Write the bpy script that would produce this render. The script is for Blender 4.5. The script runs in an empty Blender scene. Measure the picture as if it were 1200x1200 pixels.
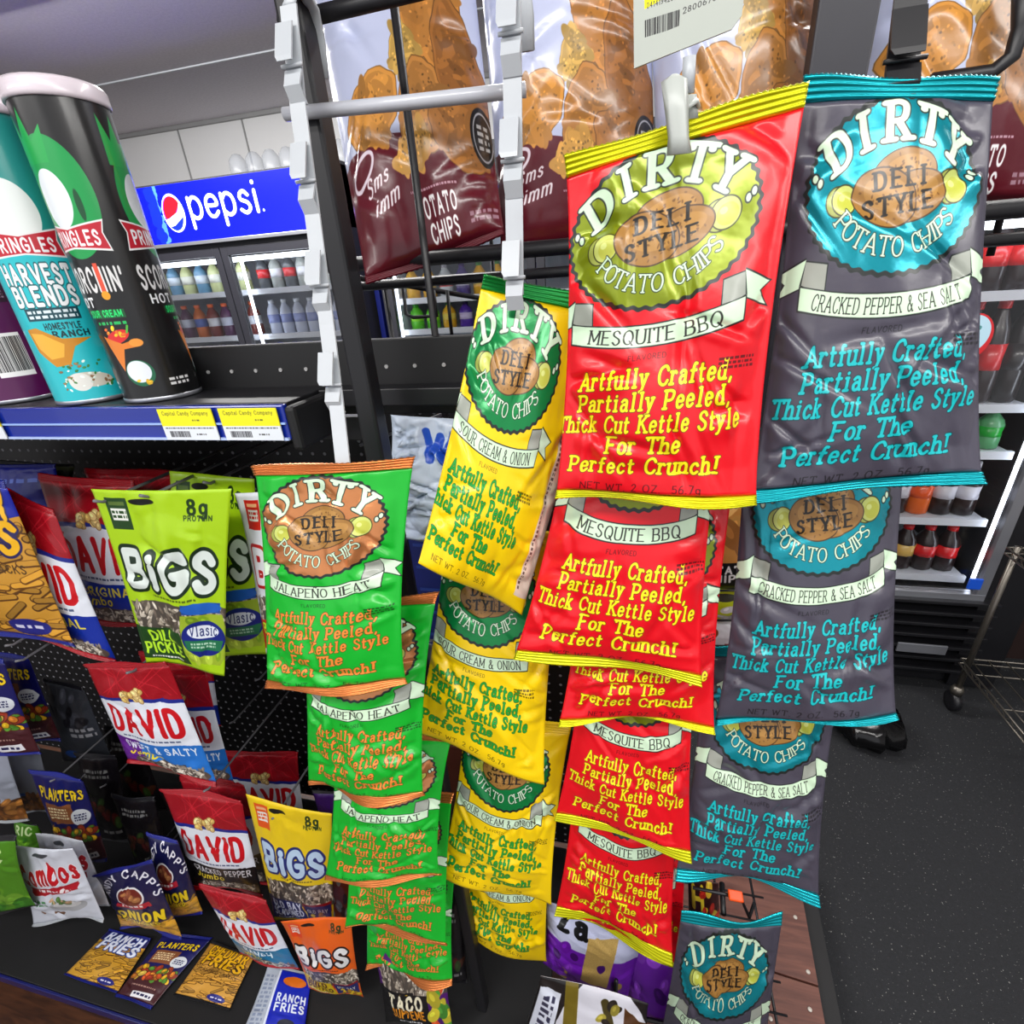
import bpy, bmesh, math, random
import numpy as np
from mathutils import Matrix, Vector

# ------------------------------------------------------------------ camera, world, lights
F = 580.0; CAMZ = 1.5
_D = np.array([88, 1220, F]); _D = _D/np.linalg.norm(_D)
_X = np.array([2500, 95, -F]); _X = _X-_D*(_X@_D); _X = _X/np.linalg.norm(_X)
_Y = np.cross(_D, _X)
if _Y[2] < 0: _Y = -_Y
sc = bpy.context.scene; COL = sc.collection
cd = bpy.data.cameras.new('camera'); cam = bpy.data.objects.new('camera', cd); COL.objects.link(cam); sc.camera = cam
cd.sensor_width = 36; cd.lens = 36*F/1200; cd.clip_start = .01; cd.clip_end = 60
_r = lambda k: Vector((_X[k], _Y[k], -_D[k]))
rt, dn, fw = _r(0), _r(1), _r(2)
M = Matrix((( rt[0], -dn[0], -fw[0], 0), (rt[1], -dn[1], -fw[1], 0), (rt[2], -dn[2], -fw[2], CAMZ), (0, 0, 0, 1)))
cam.matrix_world = M

w = bpy.data.worlds.new('world'); sc.world = w; w.use_nodes = True
w.node_tree.nodes['Background'].inputs[0].default_value = (.94, .95, 1, 1)
w.node_tree.nodes['Background'].inputs[1].default_value = .62
sc.view_settings.view_transform = 'Standard'; sc.view_settings.look = 'None'
sc.view_settings.exposure = 0.5; sc.view_settings.gamma = 1.0; sc.view_settings.use_curve_mapping = False
def area(name, loc, sx, sy, power, color=(1, .98, .95), aim=(0, 0, 0)):
    l = bpy.data.lights.new(name, 'AREA'); l.shape = 'RECTANGLE'; l.size = sx; l.size_y = sy; l.energy = power; l.color = color
    o = bpy.data.objects.new(name, l); COL.objects.link(o); o.location = loc
    d = Vector(aim)-Vector(loc); o.rotation_euler = d.to_track_quat('-Z', 'Y').to_euler()
    return o
area('fluorescent_lamp', (.3, -.55, 2.40), 2.4, .16, 25, aim=(.3, .1, 0))
area('fluorescent_lamp', (-1.6, -1.3, 2.40), 2.4, .16, 19, aim=(-1.4, -.6, 0))
area('fluorescent_lamp', (.8, 1.15, 2.40), 1.6, .16, 14, aim=(.8, 1.15, 0))
area('fluorescent_lamp', (-1.6, 1.7, 2.40), 1.6, .16, 42, aim=(-1.6, 2.1, 0))
area('fluorescent_lamp', (2.4, -.6, 2.40), 1.8, .16, 22, aim=(1.8, -.1, 0))

def ray(px, py):
    r = np.array([(px-600)/F, (py-600)/F, 1.0]); return np.array([r@_X, r@_Y, -(r@_D)])
def P(px, py, Y):
    """world point seen at a pixel of the photo, on the plane at distance Y in front of the camera"""
    r = ray(px, py); p = r*(Y/r[1]); p[2] += CAMZ; return p
def PZ(px, py, z):
    r = ray(px, py); p = r*((z-CAMZ)/r[2]); p[2] += CAMZ; return p

# ------------------------------------------------------------------ object helpers
def tagit(o, label=None, cat=None, group=None, kind=None):
    if label: o['label'] = label
    if cat: o['category'] = cat
    if group: o['group'] = group
    if kind: o['kind'] = kind
    return o
def thing(name, label, cat, loc, group=None):
    o = bpy.data.objects.new(name, None); COL.objects.link(o); o.location = tuple(float(c) for c in loc); o.empty_display_size = .02
    return tagit(o, label, cat, group)
def wloc(o):
    v = Vector((0, 0, 0))
    while o is not None: v += o.location; o = o.parent
    return np.array(v)
def mk(name, verts, faces, mat, parent=None, uv=None, smooth=True, origin=None):
    verts = np.asarray(verts, float)
    if parent is not None: base = wloc(parent); loc = (0, 0, 0)
    else:
        base = np.array(origin) if origin is not None else np.array([verts[:, 0].mean(), verts[:, 1].mean(), verts[:, 2].min()]); loc = tuple(base)
    me = bpy.data.meshes.new(name)
    me.from_pydata((verts-base).tolist(), [], faces if isinstance(faces, list) else faces.tolist())
    if uv is not None:
        l = me.uv_layers.new(name='UVMap'); li = np.zeros(len(me.loops), np.int32); me.loops.foreach_get('vertex_index', li)
        l.data.foreach_set('uv', np.asarray(uv, np.float32)[li].ravel())
    if smooth: me.polygons.foreach_set('use_smooth', [True]*len(me.polygons))
    for m in (mat if isinstance(mat, (list, tuple)) else [mat]): me.materials.append(m)
    me.update()
    o = bpy.data.objects.new(name, me); COL.objects.link(o)
    if parent is not None: o.parent = parent
    o.location = loc
    return o
def boxvf(x0, x1, y0, y1, z0, z1, bev=0.0):
    bm = bmesh.new(); bmesh.ops.create_cube(bm, size=1)
    for v in bm.verts: v.co = Vector((x0+(x1-x0)*(v.co.x+.5), y0+(y1-y0)*(v.co.y+.5), z0+(z1-z0)*(v.co.z+.5)))
    if bev: bmesh.ops.bevel(bm, geom=list(bm.edges), offset=min(bev, .45*min(abs(x1-x0), abs(y1-y0), abs(z1-z0))), segments=2, affect='EDGES', profile=.5)
    bm.verts.ensure_lookup_table(); V = [tuple(v.co) for v in bm.verts]; Fc = [[v.index for v in f.verts] for f in bm.faces]; bm.free(); return V, Fc
def box(name, x0, x1, y0, y1, z0, z1, mat, parent=None, bev=.0015):
    V, Fc = boxvf(x0, x1, y0, y1, z0, z1, bev); return mk(name, V, Fc, mat, parent, smooth=False)
def tubevf(pts, r, n=8, flat=1.0):
    pts = [Vector([float(c) for c in p]) for p in pts]; V = []; Fc = []
    up = None
    for i, p in enumerate(pts):
        d = (pts[min(i+1, len(pts)-1)]-pts[max(i-1, 0)]).normalized()
        if up is None:
            up = d.orthogonal().normalized() if flat == 1.0 else (Vector((1, 0, 0))-d*d.x).normalized()
        a = (up-d*up.dot(d)).normalized(); b = d.cross(a); up = a
        rr = r[i] if isinstance(r, (list, tuple)) else r
        for k in range(n):
            t = 2*math.pi*k/n; V.append(p+a*rr*math.cos(t)+b*rr*flat*math.sin(t))
    for i in range(len(pts)-1):
        for k in range(n):
            Fc.append([i*n+k, i*n+(k+1) % n, (i+1)*n+(k+1) % n, (i+1)*n+k])
    Fc.append(list(range(n))[::-1]); Fc.append([(len(pts)-1)*n+k for k in range(n)])
    return [tuple(v) for v in V], Fc
def tube(name, pts, r, mat, parent=None, n=8, flat=1.0):
    V, Fc = tubevf(pts, r, n, flat); return mk(name, V, Fc, mat, parent)
def multi(name, vfs, mat, parent=None, smooth=False):
    V = []; Fc = []
    for v, f in vfs:
        k = len(V); V += list(v); Fc += [[i+k for i in g] for g in f]
    return mk(name, V, Fc, mat, parent, smooth=smooth)
def lathevf(c, prof, n=20, sx=1.0):
    V = []; Fc = []
    for r, z in prof:
        for k in range(n):
            t = 2*math.pi*k/n; V.append((c[0]+r*math.sin(t)*sx, c[1]-r*math.cos(t), c[2]+z))
    m = len(prof)
    for i in range(m-1):
        for k in range(n): Fc.append([i*n+k, i*n+(k+1) % n, (i+1)*n+(k+1) % n, (i+1)*n+k])
    Fc.append(list(range(n))[::-1]); Fc.append([(m-1)*n+k for k in range(n)])
    return V, Fc

# ------------------------------------------------------------------ materials
def s2l(c): return tuple((x/12.92 if x <= .04045 else ((x+.055)/1.055)**2.4) for x in c)
def pbr(name, col, rough=.5, metal=0.0, noise=0.0, nscale=40, bump=0.0, bscale=200, coat=0.0, emis=None, estr=0.0, trans=0.0):
    m = bpy.data.materials.new(name); m.use_nodes = True; nt = m.node_tree; b = nt.nodes['Principled BSDF']
    c = s2l(col)
    b.inputs['Roughness'].default_value = rough; b.inputs['Metallic'].default_value = metal
    b.inputs['Coat Weight'].default_value = coat; b.inputs['Transmission Weight'].default_value = trans
    tc = nt.nodes.new('ShaderNodeTexCoord')
    n = nt.nodes.new('ShaderNodeTexNoise'); n.inputs['Scale'].default_value = nscale; n.inputs['Detail'].default_value = 5
    nt.links.new(tc.outputs['Object'], n.inputs['Vector'])
    mx = nt.nodes.new('ShaderNodeMix'); mx.data_type = 'RGBA'; mx.clamp_factor = True
    nt.links.new(n.outputs['Fac'], mx.inputs['Factor'])
    mx.inputs[6].default_value = tuple(x*(1-noise) for x in c)+(1,); mx.inputs[7].default_value = tuple(min(1, x*(1+noise)) for x in c)+(1,)
    nt.links.new(mx.outputs[2], b.inputs['Base Color'])
    if bump:
        n2 = nt.nodes.new('ShaderNodeTexNoise'); n2.inputs['Scale'].default_value = bscale; n2.inputs['Detail'].default_value = 4
        nt.links.new(tc.outputs['Object'], n2.inputs['Vector'])
        bp = nt.nodes.new('ShaderNodeBump'); bp.inputs['Strength'].default_value = bump; bp.inputs['Distance'].default_value = .002
        nt.links.new(n2.outputs['Fac'], bp.inputs['Height']); nt.links.new(bp.outputs['Normal'], b.inputs['Normal'])
    if emis: b.inputs['Emission Color'].default_value = s2l(emis)+(1,); b.inputs['Emission Strength'].default_value = estr
    return m
def glassmat(name, tint=(1, 1, 1), k=.08, rough=.02):
    m = bpy.data.materials.new(name); m.use_nodes = True; nt = m.node_tree; nt.nodes.clear()
    o = nt.nodes.new('ShaderNodeOutputMaterial'); t = nt.nodes.new('ShaderNodeBsdfTransparent'); g = nt.nodes.new('ShaderNodeBsdfGlossy')
    t.inputs[0].default_value = tint+(1,); g.inputs['Roughness'].default_value = rough
    fr = nt.nodes.new('ShaderNodeFresnel'); fr.inputs[0].default_value = 1.35
    a = nt.nodes.new('ShaderNodeMath'); a.operation = 'ADD'; a.inputs[1].default_value = k; nt.links.new(fr.outputs[0], a.inputs[0])
    mx = nt.nodes.new('ShaderNodeMixShader'); nt.links.new(a.outputs[0], mx.inputs[0]); nt.links.new(t.outputs[0], mx.inputs[1]); nt.links.new(g.outputs[0], mx.inputs[2])
    nt.links.new(mx.outputs[0], o.inputs[0]); return m
def toimg(name, cv):
    H, W = cv.a.shape[:2]; im = bpy.data.images.new(name, W, H, alpha=True); im.alpha_mode = 'CHANNEL_PACKED'
    im.pixels.foreach_set(np.ascontiguousarray(np.clip(cv.a[::-1], 0, 1), dtype=np.float32).ravel()); im.update(); im.pack(); return im
def printmat(name, cv, rough=.38, foilr=.22, emit=0.0, bump=.12, coat=.15, bscale=60):
    """printed film: the drawn picture is the colour, its alpha says where the print is bare foil"""
    m = bpy.data.materials.new(name); m.use_nodes = True; nt = m.node_tree; b = nt.nodes['Principled BSDF']
    t = nt.nodes.new('ShaderNodeTexImage'); t.image = toimg(name, cv); t.extension = 'EXTEND'
    nt.links.new(t.outputs['Color'], b.inputs['Base Color'])
    if emit:
        nt.links.new(t.outputs['Color'], b.inputs['Emission Color']); b.inputs['Emission Strength'].default_value = emit
    ma = nt.nodes.new('ShaderNodeMath'); ma.operation = 'MULTIPLY'; ma.inputs[1].default_value = .62
    nt.links.new(t.outputs['Alpha'], ma.inputs[0]); nt.links.new(ma.outputs[0], b.inputs['Metallic'])
    mr = nt.nodes.new('ShaderNodeMapRange'); mr.inputs[3].default_value = rough; mr.inputs[4].default_value = foilr
    nt.links.new(t.outputs['Alpha'], mr.inputs[0]); nt.links.new(mr.outputs[0], b.inputs['Roughness'])
    b.inputs['Coat Weight'].default_value = coat; b.inputs['Coat Roughness'].default_value = .15
    if bump:
        tc = nt.nodes.new('ShaderNodeTexCoord'); n2 = nt.nodes.new('ShaderNodeTexNoise'); n2.inputs['Scale'].default_value = bscale; n2.inputs['Detail'].default_value = 3
        nt.links.new(tc.outputs['Object'], n2.inputs['Vector'])
        bp = nt.nodes.new('ShaderNodeBump'); bp.inputs['Strength'].default_value = bump; bp.inputs['Distance'].default_value = .004
        nt.links.new(n2.outputs['Fac'], bp.inputs['Height']); nt.links.new(bp.outputs['Normal'], b.inputs['Normal'])
    return m

# ------------------------------------------------------------------ a pen for printed pictures
GL = {
'A': (.8, "0,0 .4,1 .8,0;.14,.33 .66,.33"), 'B': (.65, "0,0 0,1;~0,1 .32,1 .55,.93 .55,.62 .32,.53 0,.53;~.3,.53 .58,.46 .65,.25 .56,.05 .3,0 0,0"),
'C': (.7, "~.7,.78 .55,.97 .35,1 .1,.85 0,.5 .1,.15 .35,0 .57,.04 .7,.22"), 'D': (.7, "0,0 0,1;~0,1 .33,1 .6,.85 .7,.5 .6,.15 .33,0 0,0"),
'E': (.6, "0,0 0,1;0,1 .6,1;0,.52 .45,.52;0,0 .6,0"), 'F': (.58, "0,0 0,1;0,1 .58,1;0,.52 .43,.52"),
'G': (.75, "~.7,.8 .55,.97 .35,1 .1,.85 0,.5 .1,.15 .35,0 .6,.05 .72,.2;.72,.2 .72,.45 .42,.45"), 'H': (.7, "0,0 0,1;.7,0 .7,1;0,.5 .7,.5"),
'I': (.06, ".03,0 .03,1"), 'J': (.45, "~.42,1 .42,.3 .3,.03 .12,.02 0,.2"), 'K': (.68, "0,0 0,1;.62,1 0,.42;.2,.6 .68,0"), 'L': (.55, "0,1 0,0;0,0 .55,0"),
'M': (.85, "0,0 0,1;0,1 .42,.2 .85,1;.85,1 .85,0"), 'N': (.7, "0,0 0,1;0,1 .7,0;.7,0 .7,1"), 'O': (.78, "~.39,1 .12,.87 0,.5 .12,.13 .39,0 .66,.13 .78,.5 .66,.87 .39,1"),
'P': (.6, "0,0 0,1;~0,1 .35,1 .58,.9 .6,.72 .5,.52 .3,.46 0,.46"), 'Q': (.78, "~.39,1 .12,.87 0,.5 .12,.13 .39,0 .66,.13 .78,.5 .66,.87 .39,1;.5,.25 .8,-.08"),
'R': (.68, "0,0 0,1;~0,1 .35,1 .57,.9 .58,.7 .48,.54 .3,.5 0,.5;.3,.5 .68,0"), 'S': (.58, "~.55,.8 .42,.97 .22,1 .05,.88 .05,.68 .28,.53 .52,.38 .56,.17 .4,.01 .18,0 0,.17"),
'T': (.7, ".35,0 .35,1;0,1 .7,1;0,1 0,.86;.7,1 .7,.86"), 'U': (.7, "~0,1 0,.3 .12,.04 .35,-.01 .58,.04 .7,.3 .7,1"), 'V': (.76, "0,1 .38,0 .76,1"),
'W': (1.05, "0,1 .27,0 .52,.85 .78,0 1.05,1"), 'X': (.7, "0,0 .7,1;0,1 .7,0"), 'Y': (.72, ".36,0 .36,.45;0,1 .36,.45;.72,1 .36,.45"), 'Z': (.62, "0,1 .62,1 0,0 .62,0"),
'a': (.5, "~.04,.55 .2,.66 .4,.6 .44,.42 .44,.05;~.44,.36 .2,.38 .02,.25 .06,.04 .25,0 .44,.14;.44,.05 .52,0"),
'b': (.5, "0,1 0,0;~0,.45 .2,.66 .42,.58 .5,.33 .42,.08 .2,0 0,.15"), 'c': (.45, "~.43,.52 .3,.66 .12,.6 0,.33 .1,.06 .28,0 .45,.14"),
'd': (.5, ".5,1 .5,0;~.5,.45 .3,.66 .08,.58 0,.33 .08,.08 .3,0 .5,.15"), 'e': (.48, "~.02,.36 .46,.36 .42,.58 .24,.66 .06,.56 0,.33 .08,.06 .28,0 .46,.13"),
'f': (.36, "~.15,0 .15,.75 .22,.97 .38,.96;0,.62 .34,.62"), 'g': (.5, "~.46,.62 .46,.1 .44,-.18 .25,-.3 .05,-.2;~.46,.45 .28,.66 .06,.58 0,.35 .08,.12 .28,.06 .46,.2"),
'h': (.48, "0,0 0,1;~0,.42 .14,.62 .34,.65 .46,.5 .48,0"), 'i': (.06, ".03,0 .03,.64;.03,.88 .03,.9"), 'j': (.2, "~.15,.64 .15,-.1 .02,-.28;.15,.88 .15,.9"),
'k': (.5, "0,0 0,1;.42,.64 0,.26;.16,.4 .5,0"), 'l': (.08, ".04,0 .04,1"), 'm': (.8, "0,0 0,.66;~0,.45 .15,.64 .33,.62 .4,.45 .4,0;~.4,.45 .55,.64 .73,.62 .8,.45 .8,0"),
'n': (.48, "0,0 0,.66;~0,.42 .14,.62 .34,.65 .46,.5 .48,0"), 'o': (.52, "~.26,.66 .06,.56 0,.33 .06,.1 .26,0 .46,.1 .52,.33 .46,.56 .26,.66"),
'p': (.5, "0,.66 0,-.3;~0,.48 .2,.66 .42,.58 .5,.33 .42,.08 .2,0 0,.15"), 'q': (.5, ".5,.66 .5,-.3;~.5,.48 .3,.66 .08,.58 0,.33 .08,.08 .3,0 .5,.15"),
'r': (.34, "0,0 0,.66;~0,.42 .1,.6 .24,.66 .34,.58"), 's': (.4, "~.37,.54 .22,.66 .05,.58 .06,.42 .32,.3 .38,.12 .2,0 .0,.1"), 't': (.34, "~.12,.9 .12,.15 .2,.0 .34,.06;0,.64 .32,.64"),
'u': (.48, "~0,.66 0,.15 .12,0 .32,.03 .48,.22;.48,.66 .48,0"), 'v': (.48, "0,.66 .24,0 .48,.66"), 'w': (.72, "0,.66 .18,0 .36,.6 .54,0 .72,.66"),
'x': (.46, "0,0 .46,.66;0,.66 .46,0"), 'y': (.48, "0,.66 .24,.03;~.48,.66 .24,.03 .14,-.24 0,-.28"), 'z': (.42, "0,.66 .42,.66 0,0 .42,0"),
'0': (.55, "~.27,1 .07,.85 0,.5 .07,.15 .27,0 .48,.15 .55,.5 .48,.85 .27,1"), '1': (.25, "0,.8 .18,1 .18,0"), '2': (.52, "~.02,.78 .15,.98 .38,.98 .5,.78 .4,.5 0,0;0,0 .54,0"),
'3': (.5, "~.02,.85 .2,1 .42,.92 .44,.68 .2,.53;~.2,.53 .48,.42 .5,.15 .25,0 0,.13"), '4': (.55, ".42,0 .42,1 0,.3 .55,.3"), '5': (.5, ".46,1 .06,1 .04,.55;~.04,.55 .3,.64 .5,.45 .46,.12 .22,0 0,.12"),
'6': (.52, "~.45,.95 .18,.85 0,.4 .08,.07 .28,0 .5,.12 .5,.42 .28,.57 .05,.42"), '7': (.5, "0,1 .5,1 .18,0"), '8': (.5, "~.25,.53 .05,.68 .08,.92 .25,1 .42,.92 .45,.68 .25,.53 .02,.38 .03,.1 .25,0 .47,.1 .48,.38 .25,.53"),
'9': (.5, "~.06,.05 .34,.15 .5,.55 .44,.9 .24,1 .03,.88 .02,.6 .22,.45 .46,.58"),
',': (.12, ".08,.02 .02,-.18"), '.': (.06, ".03,.0 .03,.02"), '!': (.08, ".04,.3 .04,1;.04,0 .04,.02"), "'": (.08, ".04,1 .02,.78"), '-': (.3, "0,.4 .3,.4"), '&': (.75, "~.75,.0 .5,.35 .15,.78 .3,1 .48,.85 .35,.6 .05,.35 .1,.05 .35,0 .55,.15 .7,.45"),
'"': (.2, "~.02,1 .05,.86 .0,.76;~.17,1 .2,.86 .15,.76"), ' ': (.3, ""), '%': (.7, "0,0 .7,1;.12,.85 .14,.8;.56,.2 .58,.15"), ':': (.06, ".03,.05 .03,.08;.03,.5 .03,.53"), '/': (.4, "0,0 .4,1"), '$': (.5, "~.45,.8 .2,.95 .05,.72 .45,.35 .3,.05 .03,.2;.25,1.08 .25,-.08"),
'~': (.4, "~0,.05 .12,.15 .28,.02 .4,.13"),
}
def catmull(p, k=5):
    p = np.array(p); n = len(p); out = []
    closed = np.allclose(p[0], p[-1])
    for i in range(n-1):
        a = p[i-1] if i > 0 else (p[-2] if closed else p[0]); b = p[i]; c = p[i+1]; d = p[i+2] if i+2 < n else (p[1] if closed else p[-1])
        for t in np.arange(k)/k:
            out.append(.5*((2*b)+(-a+c)*t+(2*a-5*b+4*c-d)*t*t+(-a+3*b-3*c+d)*t**3))
    out.append(p[-1]); return np.array(out)
_gc = {}
def glyph(ch, serif):
    k = (ch, serif)
    if k in _gc: return _gc[k]
    wd, s = GL.get(ch, GL[' ']); segs = []
    lower = ch.islower()
    for part in [q for q in s.split(';') if q]:
        cur = part[0] == '~'; pts = [tuple(float(z) for z in c.split(',')) for c in part.lstrip('~').split()]
        q = catmull(pts) if cur else np.array(pts)
        for i in range(len(q)-1): segs.append((q[i], q[i+1]))
        if serif:
            for e, nb in ((q[0], q[1]), (q[-1], q[-2])):
                if (abs(e[1]) < .02 or abs(e[1]-1) < .02 or (lower and abs(e[1]-.66) < .03) or abs(e[1]+.3) < .02) and abs(nb[1]-e[1]) > abs(nb[0]-e[0])*.9:
                    l = serif*(.9 if (lower and e[1] > .3) else 1)
                    segs.append((np.array([e[0]-l, e[1]]), np.array([e[0]+l*(.4 if (lower and e[1] > .3) else 1), e[1]])))
    _gc[k] = (wd, segs); return _gc[k]
class Canvas:
    """x 0..1 across, y 0 (top) .. asp; u = pixels per unit; mx = margin left and right"""
    def __init__(s, u, asp, col, mx=0.0, foil=0.0):
        s.u = u; s.mx = mx; s.asp = asp; s.a = np.zeros((int(u*asp), int(u*(1+2*mx)), 4), np.float32); s.a[..., :3] = col; s.a[..., 3] = foil
    def win(s, x0, x1, y0, y1):
        H, W = s.a.shape[:2]; u = s.u
        i0 = max(0, int((x0+s.mx)*u)-2); i1 = min(W, int((x1+s.mx)*u)+3); j0 = max(0, int(y0*u)-2); j1 = min(H, int(y1*u)+3)
        if i0 >= i1 or j0 >= j1: return None
        X, Y = np.meshgrid((np.arange(i0, i1)+.5)/u-s.mx, (np.arange(j0, j1)+.5)/u)
        return slice(j0, j1), slice(i0, i1), X, Y
    def put(s, w_, cov, col, foil=0.0):
        cov = np.clip(cov, 0, 1)[..., None]; c = np.array(tuple(col)+(foil,), np.float32); v = s.a[w_[0], w_[1]]
        s.a[w_[0], w_[1]] = v*(1-cov)+c*cov
    def ell(s, cx, cy, rx, ry, col, ang=0, foil=0.0, scal=0, amp=.02):
        R = max(rx, ry)*1.06; w_ = s.win(cx-R, cx+R, cy-R, cy+R)
        if not w_: return
        X = w_[2]-cx; Y = w_[3]-cy; c, n = math.cos(ang), math.sin(ang)
        a = (X*c+Y*n)/rx; b = (-X*n+Y*c)/ry; d = np.sqrt(a*a+b*b)
        lim = 1+(amp*np.sin(scal*np.arctan2(b, a)) if scal else 0)
        s.put(w_, (lim-d)*min(rx, ry)*s.u+.5, col, foil)
    def poly(s, pts, col, foil=0.0):
        p = np.array(pts, float); w_ = s.win(p[:, 0].min(), p[:, 0].max(), p[:, 1].min(), p[:, 1].max())
        if not w_: return
        X, Y = w_[2], w_[3]; ins = np.zeros(X.shape, bool); dm = np.full(X.shape, 9.0)
        for i in range(len(p)):
            a, b = p[i], p[(i+1) % len(p)]; d = b-a; L = max(d@d, 1e-12)
            t = np.clip(((X-a[0])*d[0]+(Y-a[1])*d[1])/L, 0, 1); dm = np.minimum(dm, np.hypot(X-a[0]-t*d[0], Y-a[1]-t*d[1]))
            if a[1] != b[1]:
                c = (a[1] > Y) != (b[1] > Y); ins ^= c & (X < (b[0]-a[0])*(Y-a[1])/(b[1]-a[1])+a[0])
        s.put(w_, np.where(ins, dm, -dm)*s.u+.5, col, foil)
    def rect(s, x0, y0, x1, y1, col, foil=0.0):
        w_ = s.win(x0, x1, y0, y1)
        if not w_: return
        X, Y = w_[2], w_[3]; s.put(w_, np.minimum(np.minimum(X-x0, x1-X), np.minimum(Y-y0, y1-Y))*s.u+.5, col, foil)
    def line(s, pts, r, col, foil=0.0):
        p = np.array(pts, float); w_ = s.win(p[:, 0].min()-r, p[:, 0].max()+r, p[:, 1].min()-r, p[:, 1].max()+r)
        if not w_: return
        X, Y = w_[2], w_[3]; dm = np.full(X.shape, 9.0)
        for i in range(len(p)-1):
            a, b = p[i], p[i+1]; d = b-a; L = max(d@d, 1e-12)
            t = np.clip(((X-a[0])*d[0]+(Y-a[1])*d[1])/L, 0, 1); dm = np.minimum(dm, np.hypot(X-a[0]-t*d[0], Y-a[1]-t*d[1]))
        s.put(w_, (r-dm)*s.u+.5, col, foil)
    def glyph(s, ch, o, ux, uy, col, a, b, serif, foil=0.0):
        wd, segs = glyph(ch, serif)
        if not segs: return
        o = np.array(o); ux = np.array(ux); uy = np.array(uy)
        e = max(a, b)+.25; cs = np.array([o+ux*x+uy*y for x in (-e, wd+e) for y in (-.35-e, 1.1+e)])
        w_ = s.win(cs[:, 0].min(), cs[:, 0].max(), cs[:, 1].min(), cs[:, 1].max())
        if not w_: return
        det = ux[0]*uy[1]-ux[1]*uy[0]; X = w_[2]-o[0]; Y = w_[3]-o[1]
        gx = (X*uy[1]-Y*uy[0])/det/a; gy = (-X*ux[1]+Y*ux[0])/det/b; dm = np.full(X.shape, 99.0)
        for p, q in segs:
            px, py = p[0]/a, p[1]/b; dx, dy = q[0]/a-px, q[1]/b-py; L = max(dx*dx+dy*dy, 1e-9)
            t = np.clip(((gx-px)*dx+(gy-py)*dy)/L, 0, 1); dm = np.minimum(dm, (gx-px-t*dx)**2+(gy-py-t*dy)**2)
        k = min(a*np.hypot(*ux), b*np.hypot(*uy))*s.u
        s.put(w_, (1-np.sqrt(dm))*k+.5, col, foil)
    def text(s, t, x, y, h, col, a=.1, b=.06, serif=0, out=None, sx=1.0, ang=0, slant=0, align='c', track=.2, foil=0.0, arc=None, maxw=None):
        pad = lambda c: 2*serif*.8 if (serif and GL.get(c, GL[' '])[0] < .15) else 0
        wid = sum(GL.get(c, GL[' '])[0]+track+2*a+pad(c) for c in t)-track
        if maxw and wid*h*sx > maxw: sx = maxw/(wid*h)
        for ps in ([0, 1] if out else [1]):
            pos = {'c': -wid/2, 'l': 0, 'r': -wid}[align]+a
            for c in t:
                gw = GL.get(c, GL[' '])[0]; m = (pos+gw/2+pad(c)/2)*h*sx
                if arc:   # arc = (rx, ry, sign): +1 letters over the top, -1 along the bottom
                    rx, ry, sg = arc; tt = m/rx; cx = x+rx*math.sin(tt); cy = y-sg*ry*math.cos(tt)
                    an = math.atan2(sg*ry*math.sin(tt), rx*math.cos(tt))
                else: cx = x+m*math.cos(ang); cy = y+m*math.sin(ang); an = ang
                ux = np.array([math.cos(an), math.sin(an)])*h*sx; uy = np.array([math.sin(an)+slant*math.cos(an), -math.cos(an)+slant*math.sin(an)])*h
                o = np.array([cx, cy])-ux*gw/2
                if ps == 0: s.glyph(c, o, ux, uy, out[1], a+out[0], b+out[0], serif)
                else: s.glyph(c, o, ux, uy, col, a, b, serif, foil)
                pos += gw+track+2*a+pad(c)
    def micro(s, x0, y0, x1, y1, col, rows=3, rnd=None, fill=.6):
        rnd = rnd or random.Random(int(x0*1000+y0*77)); hh = (y1-y0)/rows
        for r in range(rows):
            x = x0
            while x < x1-.005:
                l = min(rnd.uniform(.3, 1.4)*hh, x1-x); s.rect(x, y0+r*hh+hh*(1-fill)/2, x+l, y0+(r+1)*hh-hh*(1-fill)/2, col); x += l+hh*.35
    def barcode(s, x0, y0, x1, y1, seed=1, bg=(.93, .93, .93)):
        r = random.Random(seed)
        if bg: s.rect(x0, y0, x1, y1, bg)
        x = x0+.004
        while x < x1-.006:
            l = r.choice([1, 1, 2, 3])*(x1-x0)/90; s.rect(x, y0+(y1-y0)*.08, x+l, y1-(y1-y0)*.12, (.08, .08, .09)); x += l+r.choice([1, 1, 2])*(x1-x0)/90
    def blobs(s, x0, y0, x1, y1, cols, n, sz, seed=0, asp=1.6, edge=None, bowl=0):
        r = random.Random(seed)
        for _ in range(n):
            x = r.uniform(x0, x1); y = r.uniform(y0, y1); c = r.choice(cols); f = r.uniform(.85, 1.12); z = sz*r.uniform(.7, 1.25); an = r.uniform(0, 3.14)
            if bowl: y += bowl*abs(2*(x-x0)/(x1-x0)-1)**2
            if edge: s.ell(x, y, z*asp*1.14, z*1.2, edge, an)
            s.ell(x, y, z*asp, z, tuple(min(1, q*f) for q in c), an)
            s.ell(x-z*.2, y-z*.25, z*asp*.45, z*.35, tuple(min(1, q*f*1.18+.03) for q in c), an)
    def grain(s, amt, x0, y0, x1, y1, seed=0):
        w_ = s.win(x0, x1, y0, y1)
        if w_: s.a[w_[0], w_[1], :3] += (np.random.RandomState(seed).rand(*w_[2].shape)[..., None]-.5)*amt

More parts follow.
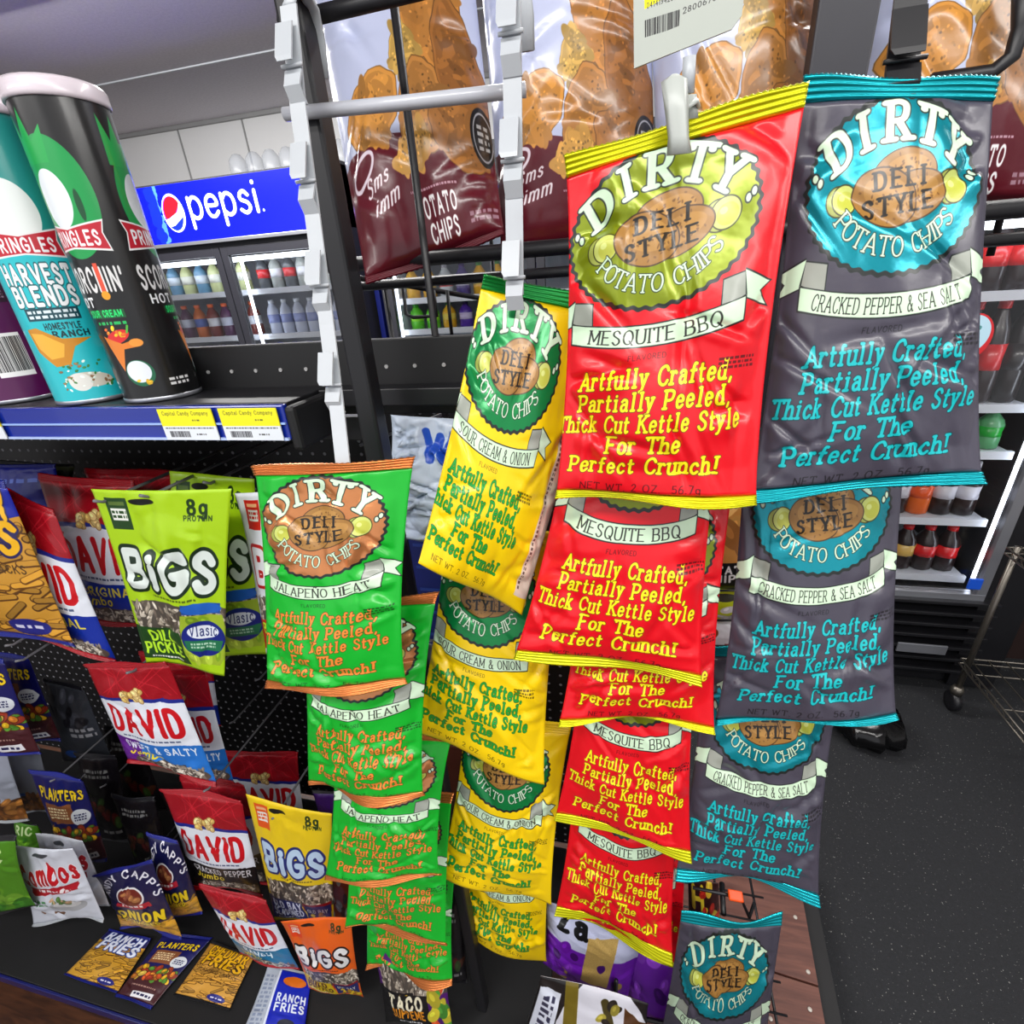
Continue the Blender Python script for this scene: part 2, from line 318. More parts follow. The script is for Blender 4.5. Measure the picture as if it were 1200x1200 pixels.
# ------------------------------------------------------------------ the printed artwork
CREAM = (.80, .90, .78); INK = (.10, .13, .12)
def potato(c, x, y, rx, ry, an, sd):
    c.ell(x, y, rx*1.04, ry*1.06, (.27, .18, .09), an); c.ell(x, y, rx, ry, (.60, .43, .20), an); c.ell(x+.01, y-.012, rx*.75, ry*.6, (.68, .50, .25), an)
    r = random.Random(sd)
    for _ in range(38):
        t = r.uniform(0, 6.28); q = r.uniform(0, .9)**.5; px = math.cos(t)*q*rx*.9; py = math.sin(t)*q*ry*.9
        c.ell(x+px*math.cos(an)-py*math.sin(an), y+px*math.sin(an)+py*math.cos(an), .007, .004, (.47, .32, .14), r.uniform(0, 3))
def slice_(c, x, y, r):
    c.ell(x-r*.45, y+.004, r, r*.93, (.2, .2, .06)); c.ell(x-r*.45, y+.004, r*.92, r*.85, (.62, .66, .30)); c.ell(x, y, r, r*.93, (.2, .2, .06)); c.ell(x, y, r*.92, r*.85, (.76, .80, .42))
    c.ell(x+.008, y+.005, r*.7, r*.62, (.72, .74, .28)); c.ell(x-.01, y-.01, r*.25, r*.2, (.82, .86, .5))
def art_dirty(base, oval, foil, tcol, tout, flavour, ribbon=CREAM, st=.14):
    c = Canvas(512, 1.6, base, mx=.22)
    for sx in (-1, 1):       # nutrition strips that wrap round from the back
        x0, x1 = (1+st, 1.22) if sx > 0 else (-.22, -max(st, .03))
        c.rect(x0, .12, x1, 1.5, (.84, .77, .70)); c.micro(x0+.02, .16, x1-.02, 1.46, (.35, .27, .24), 52)
    cx, cy = .5, .385
    # ribbon tails
    for sg in (-1, 1):
        c.poly([(cx+sg*.40, .60), (cx+sg*.54, .655), (cx+sg*.49, .69), (cx+sg*.535, .755), (cx+sg*.40, .71)], INK); c.poly([(cx+sg*.40, .607), (cx+sg*.528, .657), (cx+sg*.483, .69), (cx+sg*.522, .744), (cx+sg*.40, .705)], ribbon)
        c.poly([(cx+sg*.40, .61), (cx+sg*.30, .63), (cx+sg*.30, .76), (cx+sg*.42, .70)], INK); c.poly([(cx+sg*.40, .615), (cx+sg*.305, .635), (cx+sg*.305, .75), (cx+sg*.412, .70)], (.60, .62, .58))
    c.ell(cx, cy, .438, .318, INK, scal=44, amp=.014); c.ell(cx, cy, .420, .300, oval, foil=foil, scal=44, amp=.014)
    top = []; bot = []
    for i in range(13):
        x = -.42+.84*i/12; s_ = .055*(x/.42)**2; top.append((cx+x, .757-s_)); bot.append((cx+x, .855-s_))
    c.poly(top+bot[::-1], INK); c.poly([(x+(.006 if x < .5 else -.006), y+.006) for x, y in top]+[(x+(.006 if x < .5 else -.006), y-.006) for x, y in bot[::-1]], ribbon)
    # flavour words follow the sagging ribbon
    wid = sum(GL.get(q, GL[' '])[0]+.2+.14 for q in flavour)-.2; h = .058; sx = min(1, .72/(wid*h)); pos = -wid/2+.07
    for q in flavour:
        gw = GL.get(q, GL[' '])[0]; m = (pos+gw/2)*h*sx; an = -math.atan(2*.055*m/.42**2)
        ux = np.array([math.cos(an), math.sin(an)])*h*sx; uy = np.array([math.sin(an), -math.cos(an)])*h
        c.glyph(q, np.array([cx+m, .836-.055*(m/.42)**2])-ux*gw/2, ux, uy, (.12, .12, .11), .075, .04, .09); 
        if q == 'N' and flavour.startswith('JAL'): c.glyph('~', np.array([cx+m, .836-.055*(m/.42)**2])-ux*.2+uy*1.12, ux, uy, (.12, .12, .11), .05, .04, 0)
        pos += gw+.2+.14
    # potatoes and slices
    slice_(c, cx-.25, cy+.03, .062); slice_(c, cx+.285, cy-.0, .068)
    potato(c, cx+.03, cy-.045, .15, .085, -.1, 3); potato(c, cx+.07, cy+.035, .17, .085, -.2, 7); potato(c, cx-.06, cy+.035, .15, .10, .25, 5)
    c.text('DELI', cx+.01, cy+.0, .062, (.07, .05, .03), a=.13, b=.07, serif=.13, ang=-.07, track=.3)
    c.text('STYLE', cx+.01, cy+.09, .062, (.10, .08, .05), a=.13, b=.07, serif=.12, ang=-.1, track=.24)
    # arched name: letters fan over the top
    nm = 'DIRTY'; ts = (-.86, -.45, -.03, .40, .86)
    for q, t in zip(nm, ts):
        px = cx+.335*math.sin(t); py = cy+.005-.205*math.cos(t)+.035; an = t*.62; gw = GL[q][0]
        h = .125; ux = np.array([math.cos(an), math.sin(an)])*h*(1.02 if q != 'I' else .9); uy = np.array([math.sin(an), -math.cos(an)])*h
        o = np.array([px, py])-ux*gw/2-uy*.02
        for cc, ex in ((INK, .045), (CREAM, 0)): c.glyph(q, o, ux, uy, cc, .14+ex, .075+ex, .18)
    for sg in (-1, 1):
        for k in (0, 1):
            x = cx+sg*(.385)+.022*k-.01; y = cy-.055+sg*.0+.02*(k if sg < 0 else 1-k); c.ell(x, y, .017, .021, INK); c.ell(x, y, .011, .015, CREAM)
    c.text('POTATO CHIPS', cx, cy+.005, .068, CREAM, a=.075, b=.045, serif=.1, out=(.05, INK), arc=(.325, .235+.005, -1), track=.2, sx=.92)
    c.text('FLAVORED', cx-.02, .905, .022, tuple(.35*q for q in base), a=.07, b=.06, track=.25)
    lines = ['Artfully Crafted,', 'Partially Peeled,', 'Thick Cut Kettle Style', 'For The', 'Perfect Crunch!']
    for i, t in enumerate(lines):
        c.text(t, cx+(.02 if i < 2 else -.01), 1.02+i*.104, .077, tcol, a=.115, b=.085, serif=.13, out=(.045, tout), track=.12, slant=.08, sx=.84, maxw=.92 if i == 2 else .76)
    c.text('NET WT. 2 OZ. (56.7g)', cx, 1.535, .038, tuple(.38*q for q in base), a=.07, b=.05, track=.2)
    c.micro(.82, .93, .99, .985, tuple(.45*q for q in base), 3)
    return c
def art_david(bot, sub, subcol, left=None, mid=None, dark=1.0):
    c = Canvas(300, 1.45, (.62, .03, .10), mx=0)
    c.grain(.05, 0, 0, 1, .4)
    for i in range(12): c.line([(random.Random(i).uniform(0, 1), .05), (random.Random(i+9).uniform(0, 1), .36)], .004, (.78, .12, .18))
    c.poly([(0, .42), (.5, .37), (1, .42), (1, .5), (0, .5)], (.10, .16, .55))
    c.poly([(0, .46), (.5, .41), (1, .46), (1, .99), (0, .99)], (.90, .92, .96))
    c.blobs(.38, .3, .62, .42, [(.93, .82, .55), (.88, .74, .42)], 22, .03, 4, 1.3, edge=(.6, .42, .2))
    c.text('DAVID', .5, .83, .3, (.80, .04, .10), a=.16, b=.1, track=.1, maxw=.86)
    c.micro(.16, .89, .84, .925, (.3, .36, .5), 1)
    c.rect(0, .96, 1, 1.45, bot)
    if left: c.poly([(0, .96), (.34, .96), (.28, 1.2), (.36, 1.45), (0, 1.45)], left)
    if mid: c.rect(0, 1.08, 1, 1.2, mid)
    c.text(sub, .53, 1.09, .085, subcol, a=.12, b=.1, maxw=.8); c.text('Jumbo', .34, 1.2, .09, (.95, .85, .2), a=.1, b=.1, slant=.2)
    c.ell(.55, 1.34, .42, .11, (.35, .29, .26)); c.blobs(.2, 1.25, .92, 1.39, [(.55, .5, .46), (.72, .68, .62), (.3, .27, .25), (.84, .8, .74)], 150, .013, 8, 2.6)
    c.a[..., :3] *= dark
    return c
def art_bigs(base, band, txt, tout, subs, badge, jar=None, bandtxt=(.75, .95, .2), subc=(.9, .9, .9)):
    c = Canvas(380, 1.35, base, mx=0)
    c.rect(.08, .05, .26, .26, badge); c.rect(.105, .12, .235, .2, (.92, .93, .9)); c.micro(.11, .13, .23, .19, badge, 2); c.rect(.105, .075, .235, .1, (.35, .45, .2) if badge[0] < .5 else (.95, .7, .5))
    c.ell(.38, .07, .1, .02, (.04, .05, .04)); c.text('8g', .78, .15, .09, (.10, .22, .08), a=.12, b=.1); c.text('PROTEIN', .78, .19, .03, (.1, .22, .08), a=.12, b=.12)
    c.text('BiGS', .5, .66, .24, txt, a=.15, b=.13, out=(.11, tout), track=.16, maxw=.84)
    c.text('BiGS', .5, .66, .24, txt, a=.15, b=.13, track=.16, maxw=.84)
    c.micro(.3, .72, .75, .745, tuple(.5*q for q in base), 1)
    c.poly([(.05, .8), (.5, .76), (1, .8), (1, 1.05), (.05, 1.05)], (.30, .28, .25)); c.blobs(.05, .8, 1, 1.04, [(.6, .56, .5), (.78, .74, .68), (.38, .34, .3)], 170, .014, 5, 2.4)
    c.poly([(0, 1.0), (.55, 1.0), (.6, 1.3), (0, 1.3)], band)
    for i, t in enumerate(subs): c.text(t, .3, 1.12+.115*i, .09, bandtxt, a=.15, b=.11, track=.12, maxw=.5, ang=-.04)
    c.micro(.1, 1.265, .5, 1.29, subc, 1)
    if jar:
        c.rect(.62, .76, .95, .84, (.10, .30, .62)); c.ell(.785, .8, .175, .045, (.12, .38, .75)); c.poly([(.6, .85), (.97, .85), (1.0, .95), (1.0, 1.2), (.95, 1.27), (.62, 1.27), (.57, 1.2), (.57, .95)], (.62, .72, .18))
        c.blobs(.62, .88, .95, 1.24, [(.5, .65, .12), (.7, .8, .25)], 16, .035, 3)
        c.ell(.785, 1.05, .215, .15, (.07, .14, .5)); c.ell(.785, .99, .15, .055, (.9, .93, .97)); c.text('Vlasic', .785, 1.02, .085, (.08, .13, .42), a=.08, b=.06, serif=.08, maxw=.26)
        c.poly([(.59, 1.06), (.98, 1.06), (.95, 1.15), (.62, 1.15)], (.12, .45, .3)); c.micro(.66, 1.075, .9, 1.13, (.7, .85, .75), 2)
    elif jar is not None:
        c.rect(.58, 1.0, .98, 1.13, (.55, .08, .1)); c.rect(.6, 1.03, .97, 1.28, (.15, .17, .42)); c.text('OLD BAY', .78, 1.15, .06, (.95, .95, .9), a=.1, b=.08, maxw=.3)
        c.blobs(.65, 1.18, .95, 1.3, [(.85, .7, .1), (.7, .5, .1)], 12, .03)
    return c
def art_planters(bot=(.27, .10, .13), navy=(.07, .08, .36)):
    c = Canvas(260, 1.6, navy, mx=0)
    c.text('PLANTERS', .5, .36, .13, (.96, .82, .12), a=.15, b=.12, maxw=.86, out=(.08, (.05, .05, .2))); c.rect(.15, .43, .7, .75, (.55, .33, .2)); c.micro(.2, .48, .6, .68, (.95, .88, .7), 4)
    c.ell(.8, .66, .16, .13, (.88, .9, .93)); c.micro(.7, .6, .9, .72, (.1, .13, .35), 3)
    c.rect(0, 1.1, 1, 1.6, bot); c.blobs(.05, .85, .95, 1.12, [(.93, .72, .15), (.85, .35, .15), (.75, .45, .15), (.95, .82, .35), (.6, .2, .12), (.35, .6, .2)], 60, .05, 6, 1.5, edge=(.3, .15, .06))
    c.micro(.2, 1.25, .8, 1.3, (.7, .55, .5), 1); c.poly([(.35, 1.4), (.85, 1.36), (.87, 1.48), (.37, 1.52)], (.92, .92, .94)); c.micro(.4, 1.4, .82, 1.47, (.1, .1, .3), 1)
    return c
def art_fries(words, top, tcol, tout, fcol=(.80, .60, .18), clear=True, sub=None):
    c = Canvas(280, 1.5, fcol, mx=0)
    r = random.Random(len(words[0]))
    for _ in range(95):
        x, y, t = r.uniform(-.05, 1), r.uniform(.35, 1.45), r.uniform(-.9, .3); l = r.uniform(.12, .22); k = r.uniform(.75, 1.15)
        c.line([(x, y), (x+l*math.cos(t), y+l*math.sin(t))], .033, (.38*k, .23*k, .05)); c.line([(x, y-.006), (x+l*math.cos(t), y-.006+l*math.sin(t))], .023, tuple(min(1, q*k) for q in fcol))
    c.poly([(0, 0), (1, 0), (1, .28), (.5, .4), (0, .34)], top)
    for i, t in enumerate(words): c.text(t, .5, .3+.29*i, .24, tcol, a=.15, b=.12, maxw=.82 , out=(.1, tout), slant=.15, track=.12); 
    for i, t in enumerate(words): c.text(t, .5, .3+.29*i, .24, tcol, a=.15, b=.12, maxw=.82, slant=.15, track=.12)
    if sub: c.text(sub, .5, .78, .07, (.3, .2, .08), a=.1, b=.08, maxw=.8)
    c.ell(.72, 1.33, .16, .09, (.12, .14, .5)); c.micro(.62, 1.3, .82, 1.36, (.85, .85, .95), 1)
    return c
def art_andy():
    c = Canvas(280, 1.5, (.06, .07, .27), mx=0)
    c.text("ANDY CAPP'S", .5, .6, .12, (.93, .93, .96), a=.12, b=.1, arc=(.4, .42, 1), track=.12)
    c.ell(.5, .55, .24, .2, (.93, .93, .93)); c.ell(.5, .55, .21, .17, (.45, .14, .1)); c.blobs(.38, .46, .62, .62, [(.75, .5, .3), (.55, .3, .2)], 7, .04)
    c.poly([(.22, .66), (.5, .72), (.78, .66), (.8, .76), (.5, .82), (.2, .76)], (.72, .12, .2)); c.micro(.3, .7, .7, .77, (.95, .9, .9), 1)
    c.rect(0, 1.12, 1, 1.5, (.82, .62, .2)); r = random.Random(4)
    for _ in range(70):
        x, y, t = r.uniform(0, 1), r.uniform(1.12, 1.46), r.uniform(-1, .5); k = r.uniform(.7, 1.15); c.line([(x, y), (x+.12*math.cos(t), y+.12*math.sin(t))], .018, (.82*k, .6*k, .18*k))
    c.text('ONION', .5, 1.07, .17, (.96, .84, .1), a=.17, b=.13, out=(.08, (.05, .05, .1)), maxw=.8, slant=.1); c.text('FLAVORED', .5, 1.18, .07, (.96, .84, .1), a=.14, b=.12, out=(.06, (.05, .05, .1)), maxw=.6)
    return c
def art_combos():
    c = Canvas(280, 1.2, (.86, .88, .92), mx=0)
    c.ell(.5, .08, .12, .03, (.25, .27, .3)); c.text('Combos', .5, .48, .26, (.78, .06, .12), a=.13, b=.11, out=(.05, (.95, .95, .97)), maxw=.9, ang=-.1); c.text('Combos', .5, .48, .26, (.78, .06, .12), a=.13, b=.11, maxw=.9, ang=-.1)
    c.poly([(.12, .58), (.9, .5), (.88, .6), (.2, .67)], (.7, .08, .15)); c.micro(.3, .56, .8, .62, (.95, .9, .9), 1)
    c.micro(.2, .72, .42, .84, (.35, .6, .4), 2); c.ell(.65, .86, .24, .12, (.72, .73, .74)); c.ell(.65, .83, .18, .07, (.9, .9, .9)); c.blobs(.45, .72, .7, .8, [(.8, .65, .5), (.35, .5, .25)], 9, .03); c.blobs(.15, .98, .5, 1.02, [(.5, .35, .25)], 6, .025)
    return c
def art_chips(low=(.34, .05, .11)):
    c = Canvas(400, 1.6, (.72, .75, .86), mx=.22)
    c.rect(-.22, 0, 1.22, .3, (.72, .75, .86)); c.poly([(-.22, 1.17), (.2, 1.07), (.55, 1.13), (1.22, 1.13), (1.22, 1.6), (-.22, 1.6)], low)
    def chip(x, y, rx, ry, an, base, seed, n=5):
        """one wavy kettle chip: ragged outline, browned rim, toasted patches and blisters"""
        r = random.Random(seed); ph = [r.uniform(0, 6.3) for _ in range(4)]; ca, sa = math.cos(an), math.sin(an)
        def ring(k):
            o_ = []
            for i in range(44):
                t = 2*math.pi*i/44; q = k*(1+.07*math.sin(2*t+ph[0])+.055*math.sin(3*t+ph[1])+.035*math.sin(7*t+ph[2])+.02*math.sin(12*t+ph[3]))
                o_.append((x+rx*q*math.cos(t)*ca-ry*q*math.sin(t)*sa, y+rx*q*math.cos(t)*sa+ry*q*math.sin(t)*ca))
            return o_
        c.poly(ring(1.03), tuple(q*.72 for q in base)); c.poly(ring(1.0), tuple(min(1, q*1.15) for q in base)); c.poly(ring(.9), base)
        for _ in range(34):
            t = r.uniform(0, 6.28); q = math.sqrt(r.random())*.8; px, py = rx*q*math.cos(t), ry*q*math.sin(t); k = r.uniform(.82, 1.2); z = r.uniform(.012, .05)
            c.ell(x+px*ca-py*sa, y+px*sa+py*ca, z*1.6, z*.7, tuple(min(1, b_*k) for b_ in base), r.uniform(0, 3.1))
        for _ in range(60):
            t = r.uniform(0, 6.28); q = math.sqrt(r.random())*.86; px, py = rx*q*math.cos(t), ry*q*math.sin(t); k = r.uniform(.6, 1.35)
            c.ell(x+px*ca-py*sa, y+px*sa+py*ca, .007, .005, tuple(min(1, b_*k) for b_ in base), r.uniform(0, 3.1))
    chip(.74, .50, .17, .40, .08, (.66, .44, .20), 1); chip(.86, .86, .13, .3, -.1, (.52, .33, .15), 2); chip(.56, .78, .075, .11, .1, (.70, .56, .28), 8)
    chip(.30, .98, .19, .15, -.35, (.70, .48, .21), 3); chip(.62, 1.03, .13, .22, .2, (.62, .42, .2), 4); chip(.83, 1.15, .19, .13, .6, (.55, .36, .17), 5); chip(.52, 1.18, .14, .06, -.5, (.74, .55, .26), 6)
    pass; 
    c.ell(.16, 1.19, .11, .05, (.85, .8, .84), -.4); c.ell(.16, 1.19, .09, .035, low, -.4); c.text('Sms', .24, 1.28, .055, (.9, .86, .88), a=.1, b=.06, slant=.6, sx=1.2, ang=-.2); c.text('imm', .28, 1.36, .06, (.9, .86, .88), a=.1, b=.06, slant=.6, sx=1.2, ang=-.2)
    c.text('POTATO', .60, 1.44, .07, (.95, .95, .95), a=.11, b=.1, maxw=.26); c.text('CHIPS', .62, 1.54, .07, (.95, .95, .95), a=.11, b=.1, maxw=.2)
    c.micro(.45, 1.33, .75, 1.345, (.75, .6, .65), 1); c.micro(.8, 1.46, .98, 1.52, (.6, .45, .5), 2)
    c.ell(.95, 1.14, .07, .13, (.05, .05, .06)); c.ell(.95, 1.14, .055, .11, (.6, .6, .62)); c.ell(.95, 1.14, .05, .1, (.05, .05, .06)); c.micro(.92, 1.08, .98, 1.2, (.6, .6, .6), 4)
    c.rect(-.1, .9, -.0, 1.3, (.05, .05, .06)); c.rect(-.085, .92, -.015, 1.28, (.85, .87, .92)); c.micro(-.07, .95, -.03, 1.26, (.2, .2, .25), 9)
    c.micro(1.04, .1, 1.2, .9, (.35, .36, .42), 18)
    return c
def art_can(kind):
    cols = {'black': (.05, .05, .055), 'teal': (.13, .72, .76), 'purple': (.32, .05, .29)}
    c = Canvas(230, 3.3, cols[kind], mx=0)   # 1 unit of width = a third of the way round
    W9 = (.93, .94, .95)
    if kind == 'purple':
        c.rect(.38, .1, .98, 1.95, (.17, .07, .15)); c.micro(.42, .2, .95, 1.9, (.62, .52, .6), 46); c.barcode(.5, 2.35, .92, 2.95, 3); c.micro(.12, 2.7, .42, 3.1, (.8, .7, .78), 4)
        c.rect(.0, 1.0, .36, 1.3, (.75, .6, .1)); c.poly([(0, 1.35), (.36, 1.35), (.33, 1.6), (0, 1.6)], (.7, .08, .12)); return c
    cx = .5
    if kind == 'black':
        c.ell(cx+.06, .95, .38, .62, (.04, .58, .28)); c.poly([(cx-.3, .6), (cx-.28, .1), (cx-.18, .35), (cx-.08, .08), (cx-.02, .4), (cx+.14, .25), (cx+.1, .6)], (.05, .62, .28))
        c.ell(cx+.25, 1.02, .035, .16, (.03, .28, .15)); c.ell(cx-.02, .95, .2, .3, (.88, .9, .92))
    else:
        c.rect(0, 0, 1, 1.45, (.14, .56, .54)); c.ell(cx, 1.0, .3, .36, (.90, .93, .92))
    c.poly([(cx-.42, 1.16), (cx, 1.24), (cx+.42, 1.16), (cx+.38, 1.3), (cx+.42, 1.5), (cx, 1.46), (cx-.42, 1.5), (cx-.38, 1.3)], (.90, .9, .9)); c.poly([(cx-.40, 1.185), (cx, 1.26), (cx+.40, 1.185), (cx+.365, 1.3), (cx+.40, 1.475), (cx, 1.44), (cx-.40, 1.475), (cx-.365, 1.3)], (.72, .08, .16))
    c.text('PRINGLES', cx, 1.42, .14, W9, a=.13, b=.11, maxw=.66)
    if kind == 'black':
        c.text("SCORCHIN'", cx, 1.92, .24, (.86, .86, .86), a=.13, b=.11, maxw=.84); c.rect(cx+.14, 1.62, cx+.19, 1.95, (.85, .3, .2)); c.ell(cx+.165, 1.98, .05, .05, (.9, .6, .1)); c.text('HOT', cx-.2, 2.1, .1, W9, a=.13, b=.1)
        c.rect(cx-.22, 2.14, cx+.3, 2.24, (.05, .32, .16)); c.text('SOUR CREAM', cx+.04, 2.22, .07, (.1, .9, .45), a=.13, b=.12, maxw=.46); c.micro(cx-.1, 2.27, cx+.3, 2.33, (.1, .7, .35), 1)
        c.ell(cx+.1, 2.47, .17, .075, (.82, .12, .12), -.35); c.blobs(cx-.05, 2.36, cx+.2, 2.46, [(.9, .4, .1), (.95, .75, .12)], 9, .02); c.line([(cx+.24, 2.42), (cx+.27, 2.34)], .012, (.3, .7, .2))
        c.poly([(cx-.1, 2.45), (cx+.14, 2.55), (cx+.33, 2.5), (cx+.3, 2.6), (cx+.14, 2.62), (cx+.04, 2.9)], (.86, .48, .14)); c.ell(cx+.3, 2.55, .08, .05, (.92, .58, .2))
        c.ell(cx+.22, 2.93, .17, .17, (.06, .38, .25)); c.ell(cx+.21, 2.91, .145, .14, (.88, .9, .93)); c.blobs(cx+.15, 3.02, cx+.3, 3.06, [(.9, .7, .1)], 4, .02)
        c.micro(.02, 3.02, .3, 3.14, (.85, .85, .85), 2)
    else:
        c.text('HARVEST', cx, 1.78, .2, W9, a=.15, b=.13, maxw=.76, out=(.08, (.05, .32, .34))); c.text('BLENDS', cx, 2.03, .2, W9, a=.15, b=.13, maxw=.72, out=(.08, (.05, .32, .34)))
        c.rect(cx-.3, 2.07, cx+.3, 2.22, (.07, .26, .3)); c.micro(cx-.27, 2.085, cx+.27, 2.205, (.85, .9, .92), 2); c.text('HOMESTYLE', cx+.06, 2.33, .07, (.04, .2, .22), a=.14, b=.12, maxw=.4); c.text('RANCH', cx+.12, 2.43, .07, (.04, .2, .22), a=.14, b=.12)
        c.poly([(cx-.4, 2.32), (cx-.25, 2.3), (cx, 2.45), (cx+.32, 2.46), (cx+.1, 2.56), (cx-.02, 2.78), (cx-.2, 2.8), (cx-.36, 2.6)], (.78, .52, .10)); c.poly([(cx-.36, 2.36), (cx-.2, 2.38), (cx, 2.52), (cx-.06, 2.68), (cx-.22, 2.7), (cx-.33, 2.55)], (.90, .68, .22))
        c.ell(cx+.12, 3.0, .26, .1, (.80, .78, .72), .1); c.ell(cx+.0, 3.02, .13, .12, (.88, .88, .85)); c.blobs(cx-.2, 2.75, cx+.38, 3.12, [(.2, .45, .2), (.55, .4, .25), (.85, .9, .85)], 46, .014)
    return c
def art_plain(base, bits, asp=1.5, u=160):
    """small snack packs: base colour and (kind, ...) marks"""
    c = Canvas(u, asp, base)
    for b in bits:
        if b[0] == 'r': c.rect(*b[1:])
        elif b[0] == 'e': c.ell(*b[1:])
        elif b[0] == 't': c.text(b[1], b[2], b[3], b[4], b[5], a=.14, b=.12, maxw=b[6] if len(b) > 6 else .85)
        elif b[0] == 'b': c.blobs(*b[1:])
        elif b[0] == 'm': c.micro(*b[1:])
        elif b[0] == 'c': c.barcode(*b[1:])
    return c

# ------------------------------------------------------------------ bags
def bagsurf(q, v, u, thick, n, seed, pinch, wr, crease):
    """front displacement field of a pillow bag; q = 4 corners TL TR BR BL; u,v grids; returns base points and heights"""
    rs = np.random.RandomState(seed)
    A = np.clip(np.sin(np.pi*v), 0, 1)
    s = .5+(u-.5)*(1-pinch*A**.7)
    base = ((1-s)*(1-v))[..., None]*q[0]+(s*(1-v))[..., None]*q[1]+(s*v)[..., None]*q[2]+((1-s)*v)[..., None]*q[3]
    x = np.abs(2*u-1); prof = np.clip(1-x**2.4, 0, 1)**.62
    vv = np.clip((1-np.abs(2*v-1)**2.6), 0, 1)**.75
    wts = .85+.3*v
    h = thick*prof*vv*wts
    W = np.linalg.norm(q[1]-q[0]); h0 = h.copy()
    edge = np.exp(-(v/.16)) ; edge2 = np.exp(-((1-v)/.14))
    k1, k2 = rs.uniform(3, 5), rs.uniform(3, 5); p1, p2 = rs.uniform(0, 6, 2)
    mask = np.clip(np.minimum(v, 1-v)*9, 0, 1)
    h = h+W*wr*mask*(edge*np.abs(np.sin(k1*np.pi*u+p1))*1.2+edge2*np.abs(np.sin(k2*np.pi*u+p2))*.95-.6*(edge+edge2))
    side = np.clip(x-.45, 0, 1)
    for i in range(crease):
        onside = rs.rand() < .6
        cx, cy = (rs.choice([.08, .92])+rs.uniform(-.08, .1) if onside else rs.uniform(.1, .9)), rs.uniform(.08, .95); t = rs.uniform(-.9, .9)+(0 if onside else np.pi/2*rs.rand()); L = rs.uniform(.08, .3); wd = rs.uniform(.018, .05)
        du = (u-cx); dv = (v-cy)*1.5; a = du*np.cos(t)+dv*np.sin(t); b = -du*np.sin(t)+dv*np.cos(t)
        # a crease is a sharp valley with a shallow shoulder, fading along its length
        h = h-W*wr*rs.uniform(.35, .95)*np.exp(-(a/L)**2)*(np.maximum(0, 1-np.abs(b)/wd)-.45*np.exp(-((b-wd*1.5)/wd)**2))*mask
    for i in range(7):   # large soft dents, flat-bottomed facets
        t = rs.uniform(0, np.pi); d = (u-rs.uniform(.1, .9))*np.cos(t)+(v-rs.uniform(.1, .9))*1.5*np.sin(t)
        h = h-W*wr*.6*np.abs(np.mod(d*rs.uniform(1.2, 2.4), 1)-.5)*mask
    return base, np.maximum(h, .12*h0), h0
